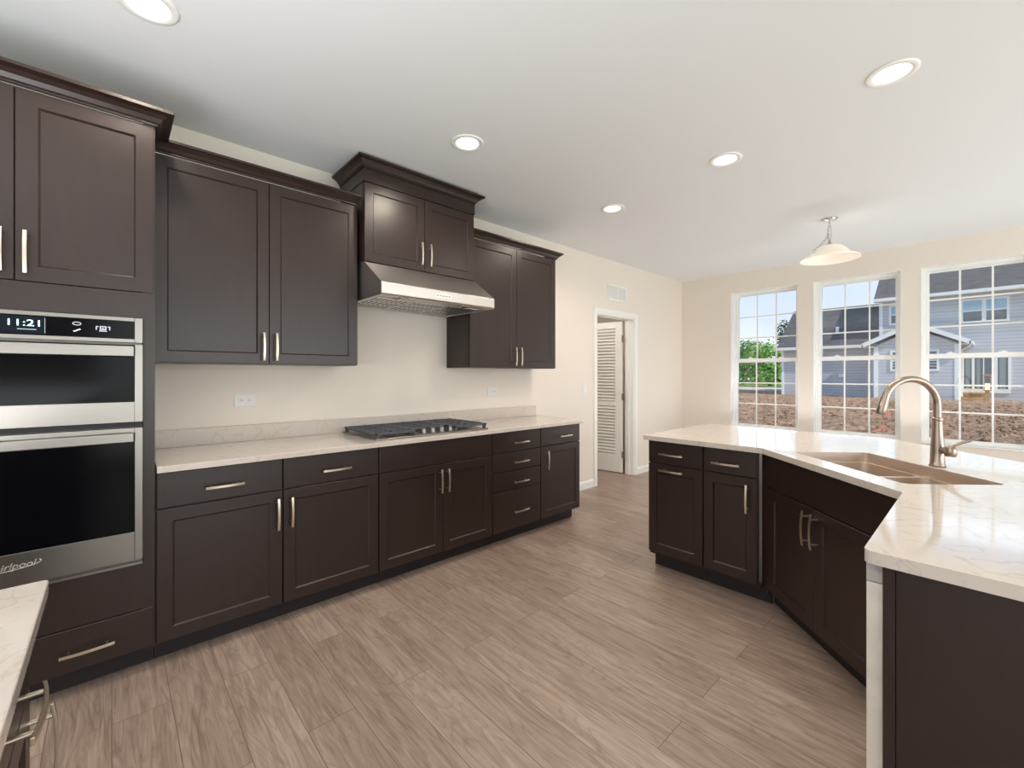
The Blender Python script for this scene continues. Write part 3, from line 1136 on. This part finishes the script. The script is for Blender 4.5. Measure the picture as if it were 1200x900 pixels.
vg = thing('vent_grille', 'white return air vent grille high above the doorway', 'vent', (0.0, 4.700, 2.355), LR)
v = MB()
v.box(-0.200, -0.180, -0.012, -.0005, -.098, .098).box(0.180, 0.200, -0.012, -.0005, -.098, .098).box(-.18, .18, -0.012, -.0005, .078, .098).box(-.18, .18, -0.012, -.0005, -.098, -.078).box(-.010, .010, -.012, -.0005, -.078, .078)
v.build('grille_frame', M['white'], vg, bevel=0.002)
v2 = MB()
for j in range(13):
    z = -.072 + j * .012
    v2.obox((0, -.006, z), (1, 0, 0), (0, .7, -.7), (0, .7, .7), .178, .006, .001)
v2.build('louver_blades', M['white'], vg)
MB().box(-.179, .179, -.002, -.0006, -.077, .077).build('duct_back', M['slot'], vg)

# ------------------------------------------------------------------ sink island
IY = 2.715
P45 = R(-45)
DO = Vector((2.3050, 2.7150))
DL = 0.905
base_cabinet('dark island cabinet with pull-out front at the far left end of the island', (1.582, IY, 0), 0, 0.376,
             [('drawer', 0.003, 0.373, 0.731, 0.877, ('h', 0.173, 0.797, 0.165)),
              ('door', 0.003, 0.373, 0.124, 0.725, ('h', 0.173, 0.689, 0.165), dict(stile=0.054, rail=0.058))], group='dark cabinets of the sink island', depth=0.60)
base_cabinet('narrow dark island cabinet between the pull-out cabinet and the sink doors', (1.959, IY, 0), 0, 0.312,
             [('drawer', 0.003, 0.306, 0.731, 0.877, ('h', 0.142, 0.791, 0.165)),
              ('door', 0.003, 0.306, 0.124, 0.725, ('v', 0.259, 0.607, 0.165), dict(stile=0.056, rail=0.056))], group='dark cabinets of the sink island', depth=0.60, toe=(0.0, -0.048))


def sink_body(b):
    # corner filler, then an open box of panels under the sink
    b.box(-0.0005, 0.034, 0.002, 0.03, 0.102, BASE_TOP)
    b.box(0.0, 0.018, 0.03, 0.60, 0.102, BASE_TOP).box(DL - .018, DL, 0.021, 0.60, 0.102, BASE_TOP)
    b.box(0.018, DL - .018, 0.022, 0.60, 0.102, 0.12).box(0.018, DL - .018, 0.582, 0.60, 0.12, BASE_TOP)
    b.box(0.034, DL, 0.021, 0.030, 0.12, 0.60)
    b.box(-0.034, 0.0, 0.005, 0.02, 0.102, BASE_TOP)


base_cabinet('angled dark sink cabinet with paired doors under the double sink', (DO.x, DO.y, 0), P45, DL,
             [('false', 0.036, 0.880, 0.700, 0.877),
              ('door', 0.036, 0.421, 0.124, 0.694, ('v', 0.392, 0.595, 0.165)),
              ('door', 0.424, 0.880, 0.124, 0.694, ('v', 0.454, 0.597, 0.165))], group='dark cabinets of the sink island', body=sink_body, toe=(-0.072, 0.0))

# dishwasher slot cabinet end panel and back panels
ep = thing('island_end_panel', 'dark plain end panel of the island facing the viewer at right', 'cabinet panel', (2.986, 1.316, 0))
MB().box(0.0, 0.022, 0.0, 0.02, 0.0, BASE_TOP).build('edge_strip', M['wood'], ep, bevel=0.001)
MB().box(0.0225, 0.62, 0.004, 0.02, 0.0, BASE_TOP).build('panel', M['wood'], ep, bevel=0.001)
dw = thing('dishwasher', 'dishwasher with pale door edge at the near end of the island', 'dishwasher', (2.953, 1.955, 0), R(-90))
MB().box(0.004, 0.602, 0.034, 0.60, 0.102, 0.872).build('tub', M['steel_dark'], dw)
MB().box(0.0, 0.615, 0.0, 0.032, 0.11, 0.826).build('door', M['film'], dw, bevel=0.002)
MB().box(0.0, 0.615, 0.0, 0.032, 0.828, 0.879).build('control_strip', M['film_top'], dw, bevel=0.001)
MB().box(0.01, 0.60, 0.06, 0.075, 0.0, 0.1).build('toe_kick', M['toe'], dw)

bp_ = thing('island_back_panel', 'dark panel closing the rear of the island facing the windows', 'cabinet panel', (1.582, 3.318, 0))
MB().box(0.0, 0.70, 0.0, 0.018, 0.0, BASE_TOP).build('panel', M['wood'], bp_)

# island countertop with sink cutout
SCc = Vector((2.832, 2.578))
SU, SV = Vector((1, -1)).normalized(), Vector((1, 1)).normalized()
SHX, SHY = 0.345, 0.187


def srect(hx, hy, r, off=0.0, cx=0.0):
    return rounded([tuple(SCc + SU * (a * hx + cx) + SV * (b * hy + off)) for a, b in ((-1, -1), (1, -1), (1, 1), (-1, 1))], r)


poly = [(1.555, 2.686), (2.301, 2.686), (2.952, 2.040), (2.952, 1.302), (3.97, 1.302), (3.97, 2.46), (2.70, 3.73), (1.555, 3.73)]
poly = rounded(poly, [0.012, 0.0, 0.0, 0.022, 0.012, 0.012, 0.012, 0.012])
it = holed_prism(poly, [srect(SHX, SHY, 0.03)], CT0, CT1)
ito = tag(it.build('countertop', M['quartz'], None, bevel=0.003), 'white quartz island countertop bent around the sink', 'countertop')

sk = thing('sink', 'stainless undermount double bowl sink set in the island', 'sink', (SCc.x, SCc.y, CT0 - 0.002), R(-45))
rim = rounded([(-SHX - .02, -SHY - .02), (SHX + .02, -SHY - .02), (SHX + .02, SHY + .02), (-SHX - .02, SHY + .02)], 0.04)
bowls = []
co = rounded([(-SHX + .0012, -SHY + .0012), (SHX - .0012, -SHY + .0012), (SHX - .0012, SHY - .0012), (-SHX + .0012, SHY - .0012)], 0.0288)
ci = rounded([(-SHX + .003, -SHY + .003), (SHX - .003, -SHY + .003), (SHX - .003, SHY - .003), (-SHX + .003, SHY - .003)], 0.027)
holed_prism(co, [ci], -0.0195, 0.0295).build('sink_wall', M['sink'], sk)
for sx in (-1, 1):
    xa, xb = (-SHX + .010, -0.011) if sx < 0 else (0.011, SHX - .010)
    bowls.append([(xa, -SHY + .010), (xb, -SHY + .010), (xb, SHY - .010), (xa, SHY - .010)])
rm = holed_prism(rim, [rounded(b_, 0.04) for b_ in bowls], -0.022, -0.0195)
rm.box(-SHX - .02, SHX + .02, -SHY - .02, -SHY - .006, -0.0195, -.001).box(-SHX - .02, SHX + .02, SHY + .006, SHY + .02, -0.0195, -.001)
rm.box(-SHX - .02, -SHX - .006, -SHY - .006, SHY + .006, -0.0195, -.001).box(SHX + .006, SHX + .02, -SHY - .006, SHY + .006, -0.0195, -.001)
rm.build('rim', M['sink_rim'], sk)
for b_ in bowls:
    top = rounded(b_, 0.04)
    cxb = (b_[0][0] + b_[1][0]) / 2
    hxb = (b_[1][0] - b_[0][0]) / 2
    m_ = MB()
    k = len(top)
    rings = []
    for sc_, z in ((1.0, -0.021), (0.985, -0.10), (0.975, -0.185), (0.95, -0.205), (0.90, -0.212)):
        rings.append([(cxb + (x - cxb) * sc_, y * sc_, z) for x, y in top])
    vs = [p for r_ in rings for p in r_]
    fs = [(a * k + i, a * k + (i + 1) % k, (a + 1) * k + (i + 1) % k, (a + 1) * k + i) for a in range(4) for i in range(k)]
    m_.add(vs, fs, True)
    m_.add(rings[-1], [tuple(range(k))])
    bo = m_.build('bowl', M['sink'], sk)
    dn = MB().lathe([(0.045, 0.002), (0.042, 0.004), (0.030, 0.003), (0.026, 0.0005), (0.0, 0.0005)], (cxb, 0.03, -0.212), n=24)
    dn.build('drain', M['chrome'], bo)

fa = thing('faucet', 'brushed nickel gooseneck kitchen faucet behind the sink', 'faucet', (3.003, 2.746, CT1), R(-45))
# local x runs along the sink, -y points at the sink
b = MB().lathe([(0.0, 0.0), (0.029, 0.0), (0.029, 0.006), (0.026, 0.010), (0.0245, 0.06), (0.0235, 0.10), (0.020, 0.150), (0.018, 0.200), (0.0175, 0.215), (0.0, 0.215)], n=28)
b.build('body', M['faucet'], fa)
MB().lathe([(0.0, 0.205), (0.0195, 0.205), (0.0205, 0.209), (0.0205, 0.216), (0.0195, 0.220), (0.0, 0.220)], n=28).build('collar', M['faucet'], fa)
path = [(0, 0, 0.215), (0, 0, 0.25)]
RC = 0.116
for i in range(19):
    a = PI * i / 18 * 0.93
    path.append((0, -RC + RC * math.cos(a), 0.277 + RC * math.sin(a)))
b = MB().tube(path, [0.0155] * 2 + [0.0150] * 19, n=16)
b.build('spout', M['faucet'], fa)
e0, e1 = Vector(path[-2]), Vector(path[-1])
dv = (e1 - e0).normalized()
q0 = e1 - dv * 0.004
b = MB().tube([q0, q0 + dv * .02, q0 + dv * .045, q0 + dv * .075, q0 + dv * .078], [0.0165, 0.0175, 0.0185, 0.0195, 0.017], n=18)
b.build('spray_head', M['faucet'], fa)
b = MB().cyl((0.018, 0, 0.075), (0.058, 0, 0.075), 0.0145, n=18).lathe([(0, -0.02), (0.018, -0.02), (0.021, -0.012), (0.021, 0.012), (0.018, 0.02), (0, 0.02)], (0.062, 0, 0.075), n=20)
lev = b.build('valve', M['faucet'], fa)
MB().tube([(0.062, 0, 0.092), (0.068, 0.012, 0.106), (0.082, 0.03, 0.118), (0.098, 0.052, 0.132)], [0.0075, 0.0065, 0.006, 0.0065], n=10).build('lever', M['faucet'], lev)

# ------------------------------------------------------------------ counter by the viewer
NY = -0.118
base_cabinet('dark cabinet under the near counter at bottom left', (2.345, NY, 0), PI, 0.468,
             [('drawer', 0.003, 0.465, 0.717, 0.877, ('h', 0.225, 0.785, 0.165)),
              ('door', 0.003, 0.465, 0.108, 0.711, ('v', 0.436, 0.598, 0.165))], group='dark cabinets under the near counter')
cp = MB().prism(rounded([(1.868, -0.093), (2.75, -0.093), (2.75, -0.76), (1.868, -0.76)], [0.008, 0.008, 0.008, 0.008]), CT0, CT1)
tag(cp.build('countertop', M['quartz'], None, bevel=0.003), 'white quartz countertop corner in the near bottom left', 'countertop')
base_cabinet('dark cabinet beside the near bottom left one', (2.745, NY, 0), PI, 0.398,
             [('drawer', 0.003, 0.395, 0.717, 0.877, ('h', 0.2, 0.785, 0.165)),
              ('door', 0.003, 0.395, 0.108, 0.711, ('v', 0.05, 0.598, 0.165))], group='dark cabinets under the near counter')

# ------------------------------------------------------------------ ceiling lamps
CL = ['recessed ceiling light at the top left, above the oven tower', 'recessed ceiling light above the range hood', 'recessed ceiling light nearest the pantry doorway', 'recessed ceiling light between doorway and island, left of the largest', 'recessed ceiling light above the sink island at upper right']
for (x, y), lab in zip(CANS, CL):
    o = thing('recessed_light', lab, 'ceiling light', (x, y, CEIL), 0, 'recessed ceiling lights')
    t_ = MB().lathe([(0.100, -0.0005), (0.100, -0.004), (0.094, -0.008), (0.072, -0.006), (0.069, 0.0), (0.062, 0.034), (0.060, 0.036), (0.060, 0.040), (0.074, 0.040), (0.076, 0.002)], n=40, closed=True)
    t_.build('trim_ring', M['white'], o)
    MB().lathe([(0.0, 0.014), (0.050, 0.016), (0.0655, 0.020), (0.0655, 0.024), (0.0, 0.024)], n=32).build('lens', M['lens'], o)
    d = bpy.data.lights.new('can_lamp', 'SPOT')
    d.energy = 27
    d.color = (1.0, 0.88, 0.73)
    d.spot_size = R(165)
    d.spot_blend = 0.6
    d.shadow_soft_size = 0.055
    l = bpy.data.objects.new('can_lamp', d)
    COL.objects.link(l)
    l.location = (x, y, CEIL - 0.012)

pd = thing('pendant_lamp', 'white glass bowl pendant hanging from a silver chain near the windows', 'pendant lamp', (2.188, 4.84, CEIL))
MB().lathe([(0.0, -0.0005), (0.062, -0.0005), (0.064, -0.006), (0.052, -0.016), (0.022, -0.024), (0.009, -0.030), (0.007, -0.050), (0.0, -0.050)], n=32).build('ceiling_canopy', M['chrome'], pd)


def chain(points, name):
    m_ = MB()
    pts = [Vector(p) for p in points]
    for i in range(len(pts) - 1):
        c = (pts[i] + pts[i + 1]) / 2
        d = (pts[i + 1] - pts[i])
        L = d.length / 2 + 0.004
        d.normalize()
        a = d.orthogonal().normalized()
        if i % 2:
            a = d.cross(a)
        m_.tube([c + d * L * math.cos(2 * PI * j / 14) + a * 0.008 * math.sin(2 * PI * j / 14) for j in range(15)], 0.0022, n=6, caps=False)
    m_.build(name, M['chrome'], pd)


hang = [(-0.012 * math.sin(PI * min(1, i / 8)), 0, -0.050 - 0.020 * i) for i in range(9)]
chain(hang, 'chain')
slack = [(-.68 * a, -.735 * a, z) for a, z in ((0.006, -0.145), (0.026, -0.172), (0.046, -0.200), (0.068, -0.226), (0.090, -0.246), (0.113, -0.262), (0.136, -0.284), (0.150, -0.308))]
chain(slack, 'slack_chain')
MB().tube([(0.004, 0, -0.05), (0.012, 0.004, -0.11), (0.012, 0.0, -0.165), (0.003, 0, -0.215)], 0.003, n=8).build('cord', M['chrome'], pd)
MB().lathe([(0.0, -0.205), (0.010, -0.205), (0.012, -0.222), (0.030, -0.236), (0.032, -0.243), (0.0, -0.243)], n=24).build('shade_cap', M['chrome'], pd)
sp = [(0.026, -0.243), (0.060, -0.247), (0.100, -0.262), (0.128, -0.288), (0.145, -0.316), (0.165, -0.334), (0.198, -0.346), (0.226, -0.362), (0.229, -0.372), (0.223, -0.371), (0.195, -0.354), (0.162, -0.342), (0.139, -0.322), (0.122, -0.294), (0.096, -0.269), (0.058, -0.254), (0.026, -0.250)]
MB().lathe(sp, n=48, closed=True).build('lamp_shade', M['shade_glass'], pd)
MB().lathe([(0.0, -0.255), (0.014, -0.256), (0.016, -0.266), (0.024, -0.282), (0.024, -0.292), (0.014, -0.304), (0.0, -0.306)], n=20).build('bulb', M['lens'], pd)

# ------------------------------------------------------------------ outdoors
GZ = -0.15
rnd = random.Random(7)


def ground():
    m_ = MB()
    ys = []
    y = YW + .2
    while y < 60:
        ys.append(y)
        y += max(0.10, (y - 4) * 0.018)
    ys.append(60)
    nx = 150
    vs = []
    for y in ys:
        half0, half1 = -12 - y * 0.55, 8 + y * 0.35
        for i in range(nx + 1):
            x = half0 + (half1 - half0) * i / nx
            h = 0.10 * noise.noise((x * 0.8, y * 0.8, 0)) + 0.09 * noise.noise((x * 2.7, y * 2.7, 3)) + 0.05 * noise.noise((x * 7, y * 7, 5))
            fade = 0 if y < YW + .3 else 1
            ridge = 0.10 * math.exp(-((y - 33 + noise.noise((x * .3, 0, 0)) * 1.5) / 1.6) ** 2)
            vs.append((x, y, GZ + h * fade + ridge * fade))
    n_ = nx + 1
    fs = [(a * n_ + i, a * n_ + i + 1, (a + 1) * n_ + i + 1, (a + 1) * n_ + i) for a in range(len(ys) - 1) for i in range(nx)]
    m_.add(vs, fs)
    # loose clods
    r_ = random.Random(11)
    for _ in range(5200):
        y = YW + .5 + 29 * r_.random() ** 1.7
        x = r_.uniform(-3 - y * .42, 4.5 + y * .05)
        s_ = r_.uniform(.02, .055) * (1 + y * .03)
        z = GZ + 0.10 * noise.noise((x * 0.8, y * 0.8, 0)) + 0.09 * noise.noise((x * 2.7, y * 2.7, 3)) + 0.05 * noise.noise((x * 7, y * 7, 5))
        j = lambda: s_ * r_.uniform(.6, 1.3)
        m_.add([(x + j(), y, z), (x, y + j(), z), (x - j(), y, z), (x, y - j(), z), (x + r_.uniform(-.3, .3) * s_, y, z + j() * .9), (x, y, z - s_)],
               [(0, 1, 4), (1, 2, 4), (2, 3, 4), (3, 0, 4), (1, 0, 5), (2, 1, 5), (3, 2, 5), (0, 3, 5)])
    return m_


struct(MB().box(-60, 70, -60, YB - .2, GZ - .3, GZ).box(XR + .2, 70, YB - .2, 40, GZ - .3, GZ - .05), 'ground_yard', M['grass'])
struct(ground(), 'ground_dirt', M['dirt'])
lawn = MB().box(-90, 40, 60, 140, GZ - 0.2, GZ + 0.0)
tag(lawn.build('lawn', M['grass']), 'strip of green grass below the trees', 'grass', kind='stuff')
struct(MB().box(-60, -9.5, 47.5, 51.5, GZ - 0.1, GZ + 0.14), 'path_pale', M['gravel'])

# neighbouring house
hs = thing('house', 'blue grey two-storey house with grey shingle roofs outside the windows', 'house', (2.0, 40, GZ))
HO = Vector((2.0, 40, GZ))
hb = lambda m_, *a: m_.box(a[0] - HO.x, a[1] - HO.x, a[2] - HO.y, a[3] - HO.y, a[4] - HO.z, a[5] - HO.z)


def hpart(name, m, boxes, parent=None, **k):
    m_ = MB()
    for a in boxes:
        hb(m_, *a)
    return m_.build(name, m, parent or hs, **k)


def hgable_x(name, m, x0, x1, ye, yr, ze, zr, th=0.12):
    """roof with ridge along x: front slope and back slope"""
    m_ = MB()
    pts = [(ye, ze), (yr, zr), (2 * yr - ye, ze), (2 * yr - ye, ze - th), (yr, zr - th), (ye, ze - th)]
    m_.prism_x([(y - HO.y, z - HO.z) for y, z in pts], x0 - HO.x, x1 - HO.x)
    return m_.build(name, m, hs)


MX0, MX1 = -1.60, 12.0
hpart('main_wall', M['siding'], [(MX0, MX1, 38, 48, GZ - 0.2, 6.25)])
hgable_x('main_roof', M['shingle'], MX0 - .25, MX1 + .3, 37.6, 43.0, 6.42, 10.35)
g = MB()
g.prism_x([(38 - HO.y, 6.25 - HO.z), (48 - HO.y, 6.25 - HO.z), (43 - HO.y, 10.1 - HO.z)], MX0 - HO.x, MX1 - HO.x)
g.build('gable_end', M['siding'], hs)
hpart('main_gutter', M['hwhite'], [(MX0 - .25, MX1 + .3, 37.45, 37.62, 6.22, 6.42), (MX0 - .25, MX1 + .3, 37.6, 38.0, 6.20, 6.24)])
hpart('wing_wall', M['siding'], [(-7.40, MX0, 38, 46, GZ - 0.2, 3.20)])
hgable_x('wing_roof', M['shingle'], -7.62, MX0, 37.6, 42.0, 3.42, 6.65)
g = MB()
g.prism_x([(38 - HO.y, 3.2 - HO.z), (46 - HO.y, 3.2 - HO.z), (42 - HO.y, 6.4 - HO.z)], -7.40 - HO.x, MX0 - HO.x)
g.build('wing_gable', M['siding'], hs)
hpart('wing_gutter', M['hwhite'], [(-7.62, MX0, 37.45, 37.62, 3.22, 3.42), (-7.62, MX0, 37.6, 38.0, 3.20, 3.24)])
# projecting bump with its own small gable
BX0, BX1, BXM = -1.62, 2.20, 0.28
hpart('bump_wall', M['siding'], [(BX0, BX1, 36, 38, GZ - 0.2, 3.15)])
gv = [(BX0 - HO.x, 3.15 - HO.z), (BX1 - HO.x, 3.15 - HO.z), (BXM - HO.x, 4.18 - HO.z)]
m_ = MB()
vs = [(x, 36 - HO.y, z) for x, z in gv] + [(x, 38 - HO.y, z) for x, z in gv]
m_.add(vs, [(0, 1, 2), (5, 4, 3), (0, 3, 4, 1), (1, 4, 5, 2), (2, 5, 3, 0)])
m_.build('bump_gable', M['siding'], hs)


def bump_roof(name, m, yo0, yo1, th0, th1):
    m2 = MB()
    ex0, ex1 = -2.20, 2.66
    zt, ze = 4.50, 3.28
    pts = [(ex0, ze + th1), (BXM, zt + th1), (ex1, ze + th1), (ex1, ze + th0), (BXM, zt + th0), (ex0, ze + th0)]
    n_ = 6
    vs_ = [(x - HO.x, yo0 - HO.y, z - HO.z) for x, z in pts] + [(x - HO.x, yo1 - HO.y, z - HO.z) for x, z in pts]
    m2.add(vs_, [tuple(range(n_)), tuple(reversed(range(n_, 2 * n_)))] + [(i, n_ + i, n_ + (i + 1) % n_, (i + 1) % n_) for i in range(n_)])
    return m2.build(name, m, hs)


bump_roof('bump_roof', M['shingle'], 35.72, 38.0, -0.05, 0.06)
bump_roof('rake_board', M['hwhite'], 35.60, 35.74, -0.20, 0.08)
for bx in ((2.60, 2.76, 35.6, 38.0, 3.10, 3.28), (-2.30, -2.14, 35.6, 38, 3.10, 3.28)):
    hpart('bump_gutter', M['hwhite'], [bx])
for bx in ((2.2, 2.60, 35.7, 36.0, 3.10, 3.15), (-2.14, -1.62, 35.7, 36, 3.10, 3.15)):
    hpart('bump_soffit', M['hwhite'], [bx])
for nm, bx in (('corner_board', (BX0 - .02, BX0 + .20, 35.97, 36.05, GZ, 3.15)), ('corner_board', (BX1 - .20, BX1 + .02, 35.97, 36.2, GZ, 3.15)), ('corner_board', (-7.42, -7.24, 37.97, 38.1, GZ, 3.2)), ('corner_board', (MX0 - .02, MX0 + .16, 37.97, 38.1, 3.2, 6.2))):
    hpart(nm, M['hwhite'], [bx])
dsp = MB()
dsp.tube([(2.68 - HO.x, 35.65 - HO.y, 3.14 - HO.z), (2.62 - HO.x, 35.8 - HO.y, 2.98 - HO.z), (2.30 - HO.x, 36.1 - HO.y, 2.78 - HO.z), (2.28 - HO.x, 36.15 - HO.y, 0.1 - HO.z)], 0.05, n=8)
dsp.build('downspout', M['hwhite'], hs)


def hwin(x0, x1, z0, z1, yw, mull, grid=False, blind=True):
    T = 0.11
    bx = [(x0 - T, x0, yw - .06, yw, z0 - T, z1 + T), (x1, x1 + T, yw - .06, yw, z0 - T, z1 + T), (x0, x1, yw - .06, yw, z1, z1 + T), (x0, x1, yw - .06, yw, z0 - T, z0)]
    for mx_ in mull:
        bx.append((mx_ - .09, mx_ + .09, yw - .055, yw, z0, z1))
    zm_ = (z0 + z1) / 2
    bx.append((x0, x1, yw - .045, yw, zm_ - .035, zm_ + .035))
    if grid:
        k = 6
        for i in range(1, k):
            z = z0 + (z1 - z0) * i / k
            bx.append((x0, x1, yw - .035, yw, z - .012, z + .012))
    fo = hpart('window', M['hwhite'], bx)
    if blind:
        hpart('lower_pane', M['hglass_dark'], [(x0, x1, yw - .02, yw - .001, z0, zm_)], fo)
        hpart('upper_pane', M['hblind'], [(x0, x1, yw - .02, yw - .001, zm_, z1)], fo)
    else:
        hpart('pane', M['hglass_dark'], [(x0, x1, yw - .02, yw - .001, z0, z1)], fo)


hwin(2.30, 4.05, 4.58, 5.80, 38.0, [3.16])
hwin(-1.0, -0.05, 4.76, 5.86, 38.0, [])
hwin(6.4, 8.1, 4.58, 5.80, 38.0, [7.25])
hwin(-0.72, 1.26, 1.70, 2.76, 36.0, [0.27], grid=True, blind=False)
sd = hpart('patio_door', M['hwhite'], [(2.24, 2.34, 37.93, 38, 0.30, 2.52), (4.10, 4.22, 37.93, 38, 0.30, 2.52), (2.34, 4.10, 37.93, 38, 2.40, 2.52), (2.24, 4.22, 37.92, 38, 0.28, 0.52), (2.66, 2.78, 37.94, 38, .52, 2.4), (3.52, 3.70, 37.94, 38, .52, 2.4), (3.12, 3.17, 37.95, 38, .52, 2.4)])
hpart('pane', M['hglass_dark'], [(2.34, 4.10, 37.975, 37.999, .52, 2.40)], sd)
hpart('curtain', M['curtain'], [(2.40, 2.62, 37.965, 37.974, .52, 2.4), (2.86, 3.0, 37.965, 37.974, .52, 2.4), (3.76, 4.04, 37.965, 37.974, .52, 2.4)], sd)
hpart('dryer_vent', M['hwhite'], [(-3.82, -3.52, 37.88, 38.0, 1.20, 1.44)])
m_ = MB()
m_.cyl((-4.1 - HO.x, 39.0 - HO.y, 4.2 - HO.z), (-4.1 - HO.x, 39.0 - HO.y, 4.85 - HO.z), 0.10, n=12)
m_.build('roof_pipe', M['hwhite'], hs)
hpart('roof_vent', M['hwhite'], [(4.35, 4.62, 40.1, 40.4, 8.1, 8.62)])
ld = thing('deck_steps', 'small wooden landing step below the patio door of the house', 'steps', (2.8, 37.2, GZ))
lm = MB()
lm.box(-0.52, 0.50, -0.6, 0.68, 0.40, 0.46).box(-0.52, 0.50, -0.62, -0.58, 0.18, 0.40).box(-0.52, .50, -0.58, .68, 0.0, 0.36)
lm.build('landing', M['lumber'], ld)
MB().box(-0.52, 0.36, -0.95, -0.62, 0.0, 0.20).build('lower_tread', M['lumber'], ld)
pst = thing('lamp_post', 'short wooden post with a glowing lantern in front of the patio door', 'lamp post', (3.29, 36.35, GZ))
MB().box(-0.09, 0.09, -0.05, 0.05, 0.0, 0.62).build('post', M['lumber'], pst)
lt = MB()
for sx in (-1, 1):
    for sy in (-1, 1):
        lt.box(sx * .13 - .02, sx * .13 + .02, sy * .1 - .02, sy * .1 + .02, .62, 1.50)
lt.box(-.16, .16, -.13, .13, 1.46, 1.52).box(-.16, .16, -.13, .13, .60, .66)
lt.build('lantern_frame', M['lumber'], pst)
MB().box(-.10, .10, -.08, .08, .66, 1.02).build('lantern_glass', emis('lantern_glow', (1.0, 0.86, 0.6), 1.3), pst)

stk = MB()
SX, SY = 1.46, 14.06
stk.box(SX - .012, SX + .012, SY - .012, SY + .012, GZ - .1, GZ + .62)
so = tag(stk.build('survey_stake', M['stake']), 'thin orange survey stake standing in the dirt', 'stake')
fl = MB()
fl.obox((SX - .09, SY - .05, GZ + .12), (1, .2, .55), (-.2, 1, 0), (0, 0, 1), .14, .012, .014).obox((SX + .05, SY - .04, GZ + .52), (1, .1, -.1), (0, 1, 0), (0, 0, 1), .09, .006, .05)
fl.build('flagging_ribbon', M['stake'], so)

# trees


def tree(label, x, y, h, w, m, seed, trunk=0.25):
    r_ = random.Random(seed)
    t_ = thing('tree', label, 'tree', (x, y, GZ + .03), 0, 'trees beyond the lawn')
    MB().tube([(0, 0, 0), (r_.uniform(-.1, .1), 0, h * .3), (r_.uniform(-.3, .3), 0, h * .6)], [trunk, trunk * .7, trunk * .35], n=8).build('trunk', M['bark'], t_)
    f_ = MB()
    blobs = [(r_.uniform(-.5, .5) * w * .7, r_.uniform(-.5, .5) * w * .6, h * r_.uniform(.03, .84), r_.uniform(.20, .34) * w * .7) for _ in range(28)]
    for bx, by, bz, br in blobs:
        for _ in range(130):
            d = Vector((r_.gauss(0, 1), r_.gauss(0, 1), r_.gauss(0, 1))).normalized()
            c = Vector((bx, by, max(bz, br * .6))) + d * br * r_.uniform(.55, 1.05)
            c.z = max(c.z, .34)
            nrm = (d + Vector((r_.gauss(0, .5), r_.gauss(0, .5), r_.gauss(0, .5)))).normalized()
            a = nrm.orthogonal().normalized()
            b2 = nrm.cross(a)
            s_ = r_.uniform(.12, .26)
            f_.add([c + a * s_, c + b2 * s_ * .7, c - a * s_, c - b2 * s_ * .7], [(0, 1, 2, 3)])
    f_.build('foliage', m, t_)


TR = [(-33.0, 68, 7.0, 7.5, 'leaf', 1, 'mid green rounded tree at the outer left edge beyond the grass'), (-23.6, 66, 6.6, 7.5, 'leaf_light', 2, 'light green tree behind the left pane of the left window'),
      (-23.5, 76, 7.4, 8.5, 'leaf', 3, 'green tree further back in the middle of the left window view'), (-16.6, 66, 6.0, 6.4, 'leaf_light', 4, 'pale green bushy tree beside the darker tree near the house'),
      (-19.0, 90, 12.2, 7.5, 'leaf_dark', 5, 'tallest dark tree rising just left of the house'), (-10.2, 70, 8.0, 6.0, 'leaf_dark', 6, 'dark tree partly hidden behind the corner of the house')]
for x, y, h, w, k, sd_, lab in TR:
    tree(lab, x, y, h, w, M[k], sd_)
